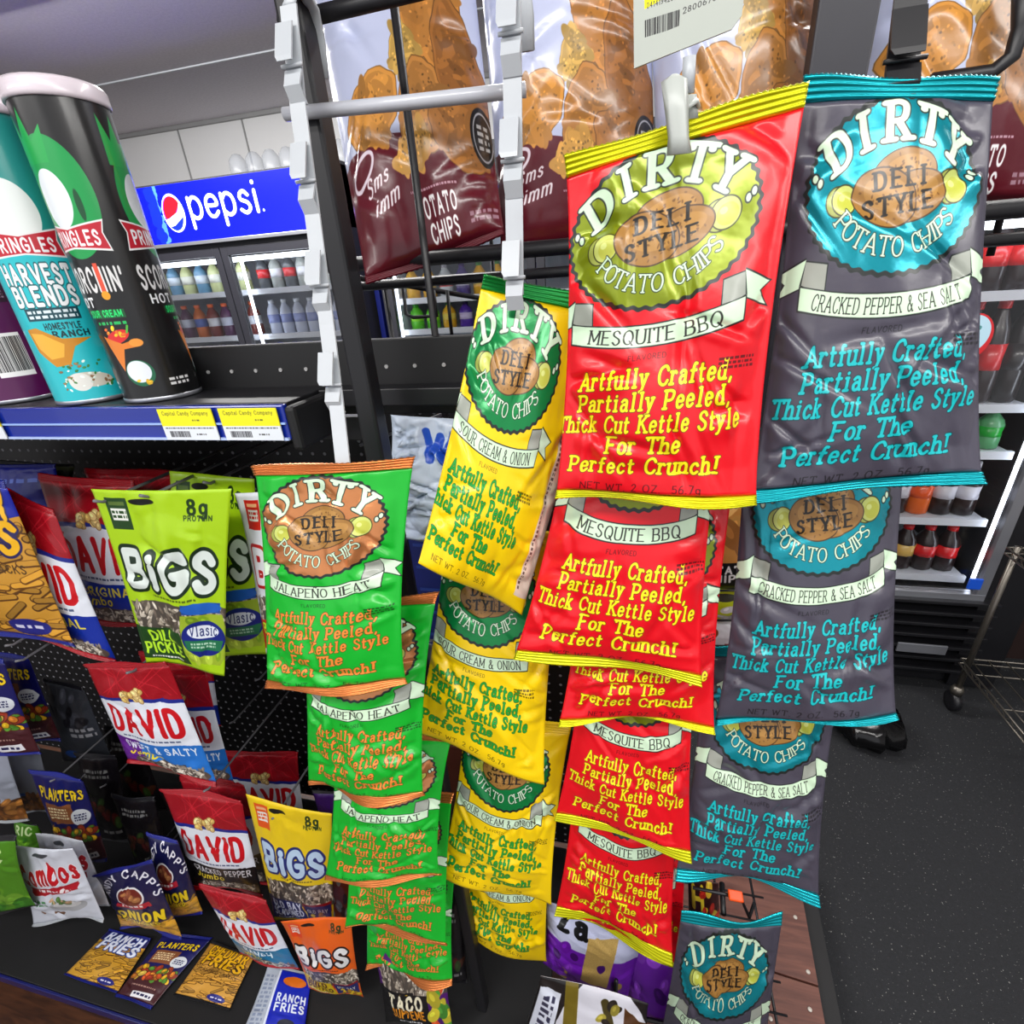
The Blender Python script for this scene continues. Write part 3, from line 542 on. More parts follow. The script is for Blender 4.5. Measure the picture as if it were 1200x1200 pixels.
def bag(name, label, cat, corners, mat, sealmat, thick=.04, seed=0, nu=44, nv=66, pinch=.10, wr=.05, crease=16, seal=(.05, .045), ushift=0.0, uscale=1.0, vs=(0, 1), group=None, mx=.0, backmat=None, hole=False, flat=None, wave=.5, clipped=None):
    """corners: (px, py, Y) or world points, in the order TL TR BR BL as seen"""
    q = [np.array(P(*c)) if len(c) == 3 and not isinstance(c, np.ndarray) else c for c in corners]
    q = np.array(q); n = np.cross(q[3]-q[0], q[1]-q[0])+np.cross(q[1]-q[2], q[3]-q[2]); n /= np.linalg.norm(n)
    ctr = q.mean(0)
    if n@(np.array([0, 0, CAMZ])-ctr) < 0: n = -n
    loc = (q[2]+q[3])/2
    T = thing(name, label, cat, loc, group)
    s0, s1 = seal
    U, V = np.meshgrid(np.linspace(0, 1, nu), np.linspace(s0, 1-s1, nv))
    vn = (V-s0)/(1-s0-s1)
    b, h, h0 = bagsurf(q, V, U, thick, n, seed, pinch, wr, crease)
    tv = np.clip(np.sin(np.pi*vn), 0, 1); h = np.where((vn < 1e-6) | (vn > 1-1e-6), .0006, h)
    rs = np.random.RandomState(seed+5); ph = rs.uniform(0, 6, 4); W = np.linalg.norm(q[1]-q[0])
    def wav(u, v):   # the whole bag, seals included, is not quite flat
        return W*wave*.05*(np.sin(3.2*u+ph[0])*np.exp(-v*6)*1.0+np.sin(5*u+ph[1])*np.exp(-(1-v)*6))
    front = b+n*(h*.62+wav(U, V))[..., None]; back = b+n*(-h0*.38-.0004+wav(U, V))[..., None]
    if flat is not None: back[..., 2] = np.maximum(back[..., 2], flat); front[..., 2] = np.maximum(front[..., 2], flat+.0008)
    bu = (U-.5)*(1-pinch*0)/1.0*uscale+.5+ushift; tw = 1+2*mx
    uvf = np.stack([(bu+mx)/tw, 1-(vs[0]+(vs[1]-vs[0])*V)], -1)
    VV = np.concatenate([front.reshape(-1, 3), back.reshape(-1, 3)]); UV = np.concatenate([uvf.reshape(-1, 2), uvf.reshape(-1, 2)*[0, 1]+[(1+(.035 if mx else -.01)+mx)/tw, 0]])
    idx = np.arange(nu*nv).reshape(nv, nu); f1 = np.stack([idx[:-1, :-1], idx[1:, :-1], idx[1:, 1:], idx[:-1, 1:]], -1).reshape(-1, 4); K = nu*nv
    f2 = np.stack([idx[:-1, :-1], idx[:-1, 1:], idx[1:, 1:], idx[1:, :-1]], -1).reshape(-1, 4)+K
    sd = [np.stack([idx[1:, 0], idx[:-1, 0], idx[:-1, 0]+K, idx[1:, 0]+K], -1), np.stack([idx[:-1, -1], idx[1:, -1], idx[1:, -1]+K, idx[:-1, -1]+K], -1),
          np.stack([idx[0, :-1], idx[0, 1:], idx[0, 1:]+K, idx[0, :-1]+K], -1), np.stack([idx[-1, 1:], idx[-1, :-1], idx[-1, :-1]+K, idx[-1, 1:]+K], -1)]
    fs = np.concatenate([f1, f2]+sd)
    o = mk('pouch', VV, fs, mat, T, uv=UV)
    # crimped seals
    for nm, va, vb in (('top_seal', 0.0, s0), ('bottom_seal', 1-s1, 1.0)):
        if vb-va < .004: continue
        ns = 17; U2, V2 = np.meshgrid(np.linspace(0, 1, nu), np.linspace(va, vb, ns))
        A = np.clip(np.sin(np.pi*V2), 0, 1); s = .5+(U2-.5)*(1-pinch*A**.7)
        bb = ((1-s)*(1-V2))[..., None]*q[0]+(s*(1-V2))[..., None]*q[1]+(s*V2)[..., None]*q[2]+((1-s)*V2)[..., None]*q[3]
        z = (np.abs(np.sin(np.arange(ns)*np.pi/4))*.0016)[:, None]*np.ones((1, nu)); jag = (np.arange(nu) % 2)*.0007
        if nm == 'bottom_seal' or s0 < .06:
            fr = np.abs(V2-(va if nm == 'bottom_seal' else vb))/(vb-va); bb = bb+n*(fr*W*.03*wave*np.sin(U2*7+ph[2]))[..., None]
        e = bb+n*(z+wav(U2, V2)+.0007)[..., None]; g = bb+n*(z+wav(U2, V2)-.0007)[..., None]
        er = 0 if nm == 'top_seal' else ns-1
        e[er, :, 2] += (1 if er == 0 else -1)*jag; g[er, :, 2] += (1 if er == 0 else -1)*jag
        idx = np.arange(nu*ns).reshape(ns, nu); K = nu*ns
        f1 = np.stack([idx[:-1, :-1], idx[1:, :-1], idx[1:, 1:], idx[:-1, 1:]], -1).reshape(-1, 4); f2 = f1[:, ::-1]+K
        rim = np.concatenate([idx[0, :], idx[1:, -1], idx[-1, -2::-1], idx[-2:0:-1, 0]]); f3 = np.stack([rim, np.roll(rim, -1), np.roll(rim, -1)+K, rim+K], -1)
        sh = mk(nm, np.concatenate([e.reshape(-1, 3), g.reshape(-1, 3)]), np.concatenate([f1, f2, f3]), sealmat, T, smooth=True)
    return T

# ------------------------------------------------------------------ materials in use
M_black = pbr('black_metal', (.085, .085, .10), .42, noise=.2); M_matte = pbr('black_board', (.055, .055, .065), .6, noise=.25, nscale=20)
M_grey = pbr('grey_wire', (.46, .46, .48), .5, .2, noise=.1); M_white = pbr('white_plastic', (.70, .72, .74), .35, noise=.04)
M_whitem = pbr('white_enamel', (.70, .71, .74), .3, noise=.05, coat=.3); M_chrome = pbr('chrome_wire', (.46, .44, .41), .35, .85)
M_ceil = pbr('ceiling_tile', (.84, .82, .84), .95, noise=.15, nscale=90, bump=.3, bscale=240)
M_wall = pbr('wall_panel', (.84, .84, .84), .8, noise=.06, nscale=3); M_seam = pbr('seam_trim', (.55, .55, .55), .6)
M_dark = pbr('dark_frame', (.16, .16, .19), .45, noise=.1); M_alu = pbr('brushed_aluminium', (.66, .67, .70), .3, .7)
M_glass = glassmat('door_glass', k=.0); M_clear = pbr('clear_plastic', (.62, .64, .67), .25); M_clear.node_tree.nodes['Principled BSDF'].inputs['Alpha'].default_value = .35
M_led = pbr('led_strip', (1, 1, 1), .5, emis=(.92, .95, 1), estr=5.0); M_liner = pbr('cooler_liner', (.80, .82, .86), .4)
M_shelfw = pbr('white_coated_wire', (.85, .87, .9), .35)
def dots(name, base, dot, sp, r, rough=.5):
    m = pbr(name, base, rough); nt = m.node_tree; b = nt.nodes['Principled BSDF']
    tc = nt.nodes.new('ShaderNodeTexCoord'); sx = nt.nodes.new('ShaderNodeSeparateXYZ'); nt.links.new(tc.outputs['Object'], sx.inputs[0]); ds = []
    for k in (0, 2):
        a = nt.nodes.new('ShaderNodeMath'); a.operation = 'DIVIDE'; a.inputs[1].default_value = sp; nt.links.new(sx.outputs[k], a.inputs[0])
        f = nt.nodes.new('ShaderNodeMath'); f.operation = 'FRACT'; nt.links.new(a.outputs[0], f.inputs[0])
        g = nt.nodes.new('ShaderNodeMath'); g.operation = 'SUBTRACT'; g.inputs[1].default_value = .5; nt.links.new(f.outputs[0], g.inputs[0])
        p = nt.nodes.new('ShaderNodeMath'); p.operation = 'POWER'; p.inputs[1].default_value = 2; ab = nt.nodes.new('ShaderNodeMath'); ab.operation = 'ABSOLUTE'
        nt.links.new(g.outputs[0], ab.inputs[0]); nt.links.new(ab.outputs[0], p.inputs[0]); ds.append(p)
    s = nt.nodes.new('ShaderNodeMath'); s.operation = 'ADD'; nt.links.new(ds[0].outputs[0], s.inputs[0]); nt.links.new(ds[1].outputs[0], s.inputs[1])
    l = nt.nodes.new('ShaderNodeMath'); l.operation = 'LESS_THAN'; l.inputs[1].default_value = (r/sp)**2; nt.links.new(s.outputs[0], l.inputs[0])
    mx = nt.nodes.new('ShaderNodeMix'); mx.data_type = 'RGBA'; nt.links.new(l.outputs[0], mx.inputs['Factor']); mx.inputs[6].default_value = s2l(base)+(1,); mx.inputs[7].default_value = s2l(dot)+(1,)
    nt.links.new(mx.outputs[2], b.inputs['Base Color']); return m
M_peg = dots('pegboard', (.045, .045, .052), (.55, .55, .57), .0254, .0032)  # pale dots paint the light showing in the peg holes into the colour
def matfloor():
    m = pbr('floor_mat', (.11, .115, .13), .85, noise=.5, nscale=160, bump=.8, bscale=500); nt = m.node_tree; b = nt.nodes['Principled BSDF']
    tc = nt.nodes.new('ShaderNodeTexCoord'); v = nt.nodes.new('ShaderNodeTexNoise'); v.inputs['Scale'].default_value = 230; v.inputs['Detail'].default_value = 3; nt.links.new(tc.outputs['Object'], v.inputs['Vector'])
    g = nt.nodes.new('ShaderNodeMath'); g.operation = 'GREATER_THAN'; g.inputs[1].default_value = .70; nt.links.new(v.outputs[0], g.inputs[0])
    mx = nt.nodes.new('ShaderNodeMix'); mx.data_type = 'RGBA'; nt.links.new(g.outputs[0], mx.inputs['Factor'])
    old = b.inputs['Base Color'].links[0].from_socket; nt.links.new(old, mx.inputs[6]); mx.inputs[7].default_value = (.25, .25, .24, 1); nt.links.new(mx.outputs[2], b.inputs['Base Color']); return m
M_mat = matfloor()
def wood(name, c1, c2, rough=.45):
    m = pbr(name, c1, rough); nt = m.node_tree; b = nt.nodes['Principled BSDF']; tc = nt.nodes.new('ShaderNodeTexCoord'); mp = nt.nodes.new('ShaderNodeMapping'); mp.inputs['Scale'].default_value = (3, 26, 26)
    nt.links.new(tc.outputs['Object'], mp.inputs[0]); n = nt.nodes.new('ShaderNodeTexNoise'); n.inputs['Scale'].default_value = 3; n.inputs['Detail'].default_value = 8; n.inputs['Distortion'].default_value = .8; nt.links.new(mp.outputs[0], n.inputs['Vector'])
    cr = nt.nodes.new('ShaderNodeValToRGB'); cr.color_ramp.elements[0].position = .35; cr.color_ramp.elements[1].position = .7; cr.color_ramp.elements[0].color = s2l(c1)+(1,); cr.color_ramp.elements[1].color = s2l(c2)+(1,)
    nt.links.new(n.outputs['Fac'], cr.inputs[0]); nt.links.new(cr.outputs[0], b.inputs['Base Color']); return m
M_wood = wood('wood_floor', (.20, .11, .07), (.34, .20, .12)); M_board = wood('brown_board', (.34, .20, .17), (.45, .28, .23), .55)
def st(o, **k): return tagit(o, kind='structure')

# ------------------------------------------------------------------ the room
CZ = 2.42
WY = 3.07
st(box('floor', -5, 4, -2.5, WY+.1, -.06, 0, M_wood, bev=0))
st(box('ceiling', -5, 4, -2.5, WY+.1, CZ, CZ+.05, M_ceil, bev=0))
wb = st(box('wall_back', -5, 4, WY, WY+.1, 0, CZ, M_wall, bev=0))
for i in range(9):
    x = -4.4+i*.44
    box('panel_seam', x-.004, x+.004, WY-.006, WY, 0, CZ, M_seam, wb, bev=0)
st(box('wall_right', 4, 4.1, -2.5, WY+.1, 0, CZ, M_wall, bev=0)); st(box('wall_left', -5.1, -5, -2.5, WY+.1, 0, CZ, M_wall, bev=0))
st(box('trim_1', -5, 4, 2.42, 2.428, CZ-.005, CZ+.002, M_white, bev=0)); st(box('trim_2', -5, 4, WY-.02, WY, CZ-.02, CZ, M_seam, bev=0)); st(box('trim_3', -5, 4, 1.2, 1.208, CZ-.005, CZ+.002, M_white, bev=0))
V, Fc = boxvf(-.05, 3.9, .05, 2.9, .0005, .008); mt = mk('floor_mat', V, Fc, M_mat, smooth=False); tagit(mt, 'black speckled carpet mat covering the floor right of the rack', 'mat')

# ------------------------------------------------------------------ drink coolers at the back
def bottle_meshes(r, h, label, cap, body):
    prof = [(r*.8, 0), (r, .03*h), (r, .3*h), (r*.93, .42*h), (r, .6*h), (r*.85, .72*h), (r*.42, .87*h), (r*.38, .93*h)]
    return prof
def bottle(x, y, z, r, h, mats, lab, cat, group, name='drink_bottle'):
    T = thing(name, lab, cat, (x, y, z), group)
    V, Fc = lathevf((x, y, z), bottle_meshes(r, h, 0, 0, 0), 10); mk('bottle_body', V, Fc, mats[0], T)
    V, Fc = lathevf((x, y, z), [(r*1.02, .33*h), (r*.96, .42*h), (r*1.02, .58*h)], 10); mk('bottle_label', V, Fc, mats[1], T)
    V, Fc = lathevf((x, y, z), [(r*.45, .9*h), (r*.45, h)], 8); mk('bottle_cap', V, Fc, mats[2], T); return T
def copy_at(T, x, y, z, label=None, group=None):
    c = T.copy(); COL.objects.link(c); c.location = (x, y, z)
    if label: c['label'] = label
    if group: c['group'] = group
    for k in list(T.children):
        d = k.copy(); COL.objects.link(d); d.parent = c
    return c
_cm = {}
def cm(c, rough=.3):
    k = tuple(c)
    if k not in _cm: _cm[k] = pbr('drink_colour', c, rough, coat=.3)
    return _cm[k]
c_names = ['one', 'two', 'three', 'four', 'five']
def row(y, z, x0, x1, n, h, r, cols, label, group, name='drink_bottle', cat='bottle'):
    first = {}; ORD = ['first', 'second', 'third', 'fourth', 'fifth', 'sixth', 'seventh', 'eighth', 'ninth', 'tenth', 'eleventh', 'twelfth', 'thirteenth', 'fourteenth']; num = {}
    for i in range(n):
        x = x0+(x1-x0)*(i/(n-1) if n > 1 else .5); c = cols[i % len(cols)]; k = i % len(cols)
        l = label[k] if isinstance(label, (list, tuple)) else label; gname = group if len(cols) == 1 else group+' '+'abcdefg'[k] if False else group
        m_ = num[k] = num.get(k, 0)+1; w_ = next(q for q in (' behind ', ' on ', ' in ', ' low ') if q in l); l = ORD[m_-1]+' '+l.replace(w_, ' from the left'+w_, 1)
        if k not in first: first[k] = bottle(x, y, z, r, h, [cm(q) for q in c], l, cat, group+(', kind '+c_names[k] if len(cols) > 1 else ''), name)
        else: copy_at(first[k], x, y, z, l)
def cooler(name, label, x0, x1, y0, y1, z0, z1, gz0, gz1, doors, shelves, led_sides, signz=None):
    T = thing(name, label, 'cooler', ((x0+x1)/2, (y0+y1)/2, 0)); t = .03
    box('cabinet_side', x0, x0+t, y0, y1, z0, z1, M_dark, T); box('cabinet_side', x1-t, x1, y0, y1, z0, z1, M_dark, T)
    box('cabinet_back', x0+t, x1-t, y1-.04, y1, z0, z1, M_liner, T); box('cabinet_base', x0+t, x1-t, y0+.03, y1-.04, z0, gz0, M_black, T); box('cabinet_top', x0+t, x1-t, y0, y1-.04, gz1, z1, M_dark, T)
    box('liner', x0+t, x0+t+.008, y0+.06, y1-.04, gz0, gz1, M_liner, T); box('liner', x1-t-.008, x1-t, y0+.06, y1-.04, gz0, gz1, M_liner, T)
    for dx0, dx1 in doors:
        f = .035
        d = box('door', dx0, dx1, y0-.03, y0-.002, gz0, gz0+f, M_dark, T)     # lower rail carries the rest of the door frame
        for a in ((dx0, dx0+f, gz0+f, gz1), (dx1-f, dx1, gz0+f, gz1), (dx0+f, dx1-f, gz1-f, gz1)): box('door_rail', a[0], a[1], y0-.03, y0-.002, a[2], a[3], M_dark, d)
        box('glass_pane', dx0+f, dx1-f, y0-.018, y0-.012, gz0+f, gz1-f, M_glass, d, bev=0)
    for z in shelves:
        s = box('shelf', x0+t+.01, x1-t-.01, y0+.07, y1-.05, z-.004, z, M_shelfw, T, bev=0); box('shelf_lip', x0+t+.01, x1-t-.01, y0+.055, y0+.07, z-.018, z+.008, M_shelfw, s, bev=0)
    for x in led_sides: box('light_strip', x-.004, x+.004, y0+.025, y0+.04, gz0+.04, gz1-.05, M_led, T)
    box('light_tube', x0+t+.03, x1-t-.03, y0+.03, y0+.055, gz1-.06, gz1-.04, M_led, T)
    return T
# blue-headed double cooler, left
FY = 2.33
fx0, fx1, fm = -2.62, -1.255, -1.94
A = cooler('display_cooler', 'black two-door drinks cooler under the lit blue sign', fx0, fx1, FY, 2.98, 0, 2.0, .35, 1.715, [(fx0+.03, fm-.003), (fm+.003, fx1-.03)], [.5, .82, 1.1, 1.305, 1.52], [fm-.05, fm+.055])
su = lambda px: (P(px, 245, FY-.043)[0]+2.36)/(fx1-.01+2.36)
def art_sign():
    c = Canvas(1100, .214, (.01, .05, .80)); lx = su(202)
    for i in range(60):
        r = random.Random(i); c.ell(lx-.075+r.uniform(-.01, .012), r.uniform(.0, .21), .010, .012, (.25, .45, .98))
    for i in range(60):
        r = random.Random(i+70); c.ell(lx-.088+r.uniform(-.02, .008), r.uniform(.0, .21), .016, .016, (.03, .12, .85))
    x, y, R = lx, .104, .064
    c.ell(x, y, R*.86, R*1.12, (.95, .96, 1), -.0); c.ell(x-.004, y+.001, R*.75, R*1.0, (.05, .14, .85))
    # the disc: red cap, white wave, blue base
    pts = [(x+R*.74*math.cos(t), y+R*.98*math.sin(t)) for t in np.linspace(math.pi*1.0, math.pi*2.0, 20)]
    c.poly([(x-R*.74, y+.012)]+pts+[(x+R*.6, y-.03), (x+.01, y+.002), (x-.04, y+.02)], (.88, .06, .12)); c.poly([(x-R*.72, y+.02), (x-.03, y+.018), (x+.02, y-.003), (x+R*.66, y-.04), (x+R*.74, y-.005), (x+.035, y+.02), (x-.01, y+.045), (x-R*.6, y+.05)], (.96, .97, 1))
    c.text('pepsi', (su(222)+su(304))/2, .132, .115, (.95, .97, 1), a=.065, b=.06, track=.12, maxw=su(305)-su(221)); c.ell(su(309), .13, .005, .005, (.8, .85, 1)); c.ell(su(309), .13, .003, .003, (.01, .06, .84))
    return c
V, Fc = boxvf(fx0, fx1, FY-.04, FY+.12, 1.745, 1.99, .004); sg = mk('lit_header', V, Fc, M_dark, A, smooth=False)
sgm = printmat('lit_sign_face', art_sign(), rough=.25, emit=.85, bump=0); a, b_ = -2.36, fx1-.01
mk('sign_face', [(a, FY-.043, 1.752), (b_, FY-.043, 1.752), (b_, FY-.043, 1.984), (a, FY-.043, 1.984), (a, FY-.041, 1.752), (b_, FY-.041, 1.752), (b_, FY-.041, 1.984), (a, FY-.041, 1.984)], [[0, 1, 2, 3], [7, 6, 5, 4]], sgm, sg, uv=[(0, 0), (1, 0), (1, 1), (0, 1)]*2, smooth=False)
box('header_rim', fx0, fx1, FY-.05, FY-.035, 1.735, 1.75, M_alu, A)
DK = (.10, .05, .05)
row(FY+.14, 1.522, -2.5, -1.98, 7, .155, .034, [[(.75, .78, .55), (.85, .86, .8), (.9, .45, .2)], [(.35, .55, .68), (.8, .85, .9), (.9, .45, .2)]], ['yellow juice bottle with orange cap on top shelf, left door', 'blue drink bottle with orange cap on top shelf, left door'], 'bottles top shelf left door')
row(FY+.14, 1.307, -2.5, -1.98, 7, .165, .034, [[(.45, .12, .08), (.85, .87, .9), (.92, .4, .15)], [(.3, .12, .3), (.75, .78, .85), (.92, .4, .15)], [(.8, .4, .1), (.3, .4, .7), (.92, .4, .15)]], ['maroon drink bottle behind the left cooler door', 'purple drink bottle behind the left cooler door', 'amber drink bottle behind the left cooler door'], 'bottles middle shelf left door')
row(FY+.14, 1.522, -1.86, -1.32, 8, .16, .033, [[(.28, .3, .32), (.8, .1, .14), (.15, .15, .16)], [(.6, .62, .6), (.85, .86, .88), (.7, .1, .1)]], ['dark bottle with red label on top shelf, right door', 'pale bottle with white label on top shelf, right door'], 'bottles top shelf right door')
row(FY+.14, 1.307, -1.86, -1.32, 8, .165, .033, [[(.75, .78, .85), (.55, .6, .8), (.85, .88, .92)]], 'silver-blue bottle low behind the right door', 'silver bottles behind the right door')
row(FY+.14, 1.102, -2.5, -1.32, 14, .16, .033, [[(.1, .05, .05), (.1, .2, .6), (.1, .15, .5)]], 'dark cola bottle with blue label on the low left shelf', 'cola bottles on the low shelf')
# second cooler behind the wire rack
gx0, gx1 = -1.16, .32
B = cooler('display_cooler', 'black drinks cooler seen through the empty wire rack', gx0, gx1, FY+.02, 2.98, 0, 2.0, .35, 1.8, [(gx0+.03, -.42), (-.414, gx1-.03)], [.5, .8, 1.1, 1.29, 1.43, 1.6], [gx0+.06])
G1 = [(.35, .75, .15), (.55, .88, .2), (.3, .7, .2)]; G2 = [(.85, .65, .12), (.9, .8, .3), (.3, .6, .3)]
row(FY+.16, 1.292, -1.06, -.46, 8, .115, .034, [G1, G1, G2, [(.3, .15, .6), (.75, .7, .85), (.2, .1, .4)], [(.1, .6, .45), (.6, .85, .75), (.1, .5, .4)]], ['lime soda bottle in the cooler behind the rack', 'green soda bottle in the cooler behind the rack', 'orange soda bottle in the cooler behind the rack', 'purple soda bottle in the cooler behind the rack', 'turquoise soda bottle in the cooler behind the rack'], 'sodas on the lower shelf behind the rack')
row(FY+.16, 1.432, -1.06, -.46, 8, .14, .034, [G2, G2, [(.75, .78, .8), (.85, .3, .3), (.8, .8, .85)], [(.3, .25, .5), (.8, .8, .9), (.3, .2, .5)]], ['golden juice bottle in the cooler behind the rack', 'amber juice bottle in the cooler behind the rack', 'pale bottle with red label in the cooler behind the rack', 'violet bottle in the cooler behind the rack'], 'juices on the upper shelf behind the rack')
box('blue_stile', -1.24, -1.215, FY+.1, FY+.14, 0, 2.0, pbr('blue_paint', (.05, .1, .4), .4), A)
# clear domes stored on top of the blue-headed cooler
for i in range(7):
    x = -1.93+i*.094; V, Fc = lathevf((x, FY+.25, 2.0), [(.045, 0), (.045, .05), (.04, .10), (.02, .125), (.004, .13)], 16)
    d = mk('clear_dome', V, Fc, M_clear); tagit(d, ('leftmost', 'second', 'third', 'fourth', 'fifth', 'sixth', 'rightmost')[i]+' clear plastic dome in the row on top of the blue-headed cooler', 'lid', 'clear dome lids on the cooler top')

# ------------------------------------------------------------------ cola cooler, right
CY = 1.72
cx0, cx1 = .42, 1.33
C3 = thing('display_cooler', 'black glass-door cooler full of cola bottles, right side of the photo', 'cooler', ((cx0+cx1)/2, CY+.3, 0))
zs = [P(1150, y, CY+.03)[2] for y in (345, 477, 532)]+[P(1100, 610, CY+.03)[2], P(1090, 676, CY+.03)[2]]
gx = P(1145, 690, CY-.03)[0]
box('cabinet_side', cx0, cx0+.03, CY, CY+.65, .02, 1.78, M_black, C3); box('cabinet_side', gx+.03, cx1, CY-.02, CY+.65, .02, 1.78, M_black, C3)
box('cabinet_back', cx0+.03, gx+.03, CY+.6, CY+.65, .02, 1.78, M_liner, C3); box('cabinet_base', cx0+.03, gx+.03, CY-.0, CY+.6, .02, .4, M_black, C3); box('cabinet_top', cx0+.03, gx+.03, CY, CY+.6, 1.57, 1.78, M_black, C3)
d = box('door', cx0+.03, gx+.03, CY-.035, CY-.004, .40, .43, M_alu, C3)
for a in ((cx0+.03, cx0+.06, .43, 1.6), (gx, gx+.03, .43, 1.6), (cx0+.06, gx, 1.56, 1.6)): box('door_rail', a[0], a[1], CY-.035, CY-.004, a[2], a[3], M_alu, d)
box('glass_pane', cx0+.06, gx, CY-.02, CY-.014, .43, 1.56, M_glass, d, bev=0)
box('light_strip', gx+.009, gx+.018, CY+.012, CY+.03, .45, 1.54, M_led, C3); box('light_tube', cx0+.08, gx-.02, CY+.015, CY+.035, 1.53, 1.55, M_led, C3)
for z in zs:
    s = box('shelf', cx0+.04, gx+.0, CY+.05, CY+.58, z-.004, z, M_shelfw, C3, bev=0); box('shelf_lip', cx0+.04, gx+.0, CY+.035, CY+.05, z-.02, z+.006, M_shelfw, s, bev=0)
for i in range(7):
    z = P(1050, 700+i*13, CY-.04)[2]; box('louvre', cx0+.05, cx1-.1, CY-.055, CY-.0, z-.008, z+.004, M_black, C3)
V, Fc = boxvf(P(1052, 755, CY-.06)[0], P(1108, 765, CY-.06)[0], CY-.063, CY-.056, P(1080, 765, CY-.06)[2], P(1080, 755, CY-.06)[2], .001); mk('maker_plate', V, Fc, M_alu, C3, smooth=False)
box('blue_sticker', P(1134, 685, CY-.04)[0], P(1150, 685, CY-.04)[0], CY-.045, CY-.036, P(1140, 690, CY-.04)[2], P(1140, 678, CY-.04)[2], cm((.1, .35, .85)), C3)
COLA = [(.12, .06, .06), (.82, .08, .10), (.80, .08, .1)]; ZERO = [(.08, .05, .05), (.12, .1, .1), (.8, .08, .1)]; SPR = [(.35, .62, .42), (.1, .62, .2), (.1, .6, .2)]; ORA = [(.9, .4, .1), (.92, .35, .12), (.95, .5, .1)]; DIE = [(.12, .07, .07), (.80, .80, .84), (.8, .8, .82)]; GOLD = [(.12, .06, .06), (.85, .7, .35), (.8, .1, .1)]
def crow(z, n, h, r, cols, labs, grp, x1=None): row(CY+.10, z+.001, cx0+.09, (x1 or gx-.05), n, h, r, cols, labs, grp)
crow(zs[0], 10, .20, .036, [COLA], 'cola bottle with wide red label on its top shelf', 'cola bottles on the top shelf')
crow(zs[1], 10, .30, .036, [COLA, ZERO], ['red-labelled cola bottle on the second cooler shelf', 'black-labelled cola bottle on the second cooler shelf'], 'colas on the second shelf')
crow(zs[2], 10, .125, .036, [SPR], 'green-labelled lemon soda bottle on the third cooler shelf', 'lemon sodas on the third shelf')
crow(zs[3], 10, .185, .036, [DIE, ORA, DIE], ['silver-labelled cola bottle on its fourth shelf', 'orange soda bottle on the fourth shelf of the cola cooler', 'silver-labelled pale-capped cola bottle on its fourth shelf'], 'sodas on the fourth shelf')
crow(zs[4], 10, .17, .036, [COLA, GOLD, COLA], ['red-labelled cola bottle on the lowest shelf of the cola cooler', 'gold-labelled cola bottle on the lowest shelf of the cola cooler', 'red-labelled cola bottle with bright cap on the lowest shelf'], 'colas on the lowest shelf')
# round promotional sticker on the glass
c = Canvas(160, 1.0, (.85, .1, .12)); c.rect(0, 0, 1, 1, (.8, .09, .12)); c.ell(.5, .44, .42, .4, (.72, .86, .92)); c.ell(.56, .5, .12, .1, (.85, .1, .12)); c.blobs(.3, .2, .6, .35, [(.3, .6, .6), (.9, .95, .97)], 8, .05); c.text('50', .62, .95, .16, (.95, .9, .9), a=.15, b=.13)
q = P(1138, 395, CY-.036); ring = [(q[0]+.05*math.cos(t), CY-.0365, q[2]+.062*math.sin(t)) for t in np.linspace(0, 2*math.pi, 25)[:-1]]
mk('round_sticker', ring+[(x, y+.001, z) for x, y, z in ring], [list(range(24)), list(range(47, 23, -1))]+[[i, (i+1) % 24, 24+(i+1) % 24, 24+i] for i in range(24)], printmat('sticker_print', c, bump=0), C3, uv=[(.5+.5*math.cos(t), .5+.5*math.sin(t)) for t in np.linspace(0, 2*math.pi, 25)[:-1]]*2, smooth=False)
# orange packs on top of it
for i, (px, l) in enumerate(((1180, 'orange plush-like snack pack on top of the cola cooler, left'), (1290, 'orange snack pack on top of the cola cooler, at the right frame edge'))):
    b0 = P(px, 215, CY-.02); V, Fc = lathevf((b0[0], CY+.12, 1.781), [(.03, 0), (.085, .03), (.10, .10), (.10, .22), (.07, .30), (.02, .33)], 18); mk0 = mk('orange_pack', V, Fc, pbr('orange_film', (.95, .42, .08), .3, coat=.4, bump=.4, bscale=30)); tagit(mk0, l, 'pack')

# chrome wire cart, far right
def wire_shelf(name, label, x0, x1, y0, y1, z, mat, nx, r=.0022, rim=.02, cat='shelf', T=None, ny=3):
    own = T is None
    if own: T = thing(name, label, cat, ((x0+x1)/2, (y0+y1)/2, z-.02))
    vf = []
    for zz in ((z, z-rim) if rim else (z,)):
        for a, b in (((x0, y0), (x1, y0)), ((x1, y0), (x1, y1)), ((x1, y1), (x0, y1)), ((x0, y1), (x0, y0))): vf.append(tubevf([(a[0], a[1], zz), (b[0], b[1], zz)], r*1.4, 6))
    multi('shelf_rim', vf, mat, T, smooth=True)
    for i in range(nx): x = x0+(x1-x0)*(i+.5)/nx; tube('shelf_wire', [(x, y0, z), (x, y1, z)], r, mat, T, 6)
    for i in range(ny): y = y0+(y1-y0)*(i+.5)/ny; tube('cross_wire', [(x0, y, z-.004), (x1, y, z-.004)], r*1.2, mat, T, 6)
    if rim:
        zz = []; n = int((abs(y1-y0))/.02)
        for i in range(n): ya = y0+(y1-y0)*i/n; yb = y0+(y1-y0)*(i+1)/n; zz.append((x0, ya, z if i % 2 else z-rim))
        tube('rim_zigzag', zz, r*.8, mat, T, 5)
    return T
cart = thing('wire_cart', 'chrome wire cart on casters beside the cola cooler', 'cart', (1.5, 1.45, 0))
for z in (.225, .66): wire_shelf('', '', 1.13, 1.95, 1.16, 1.60, z, M_chrome, 16, T=cart)
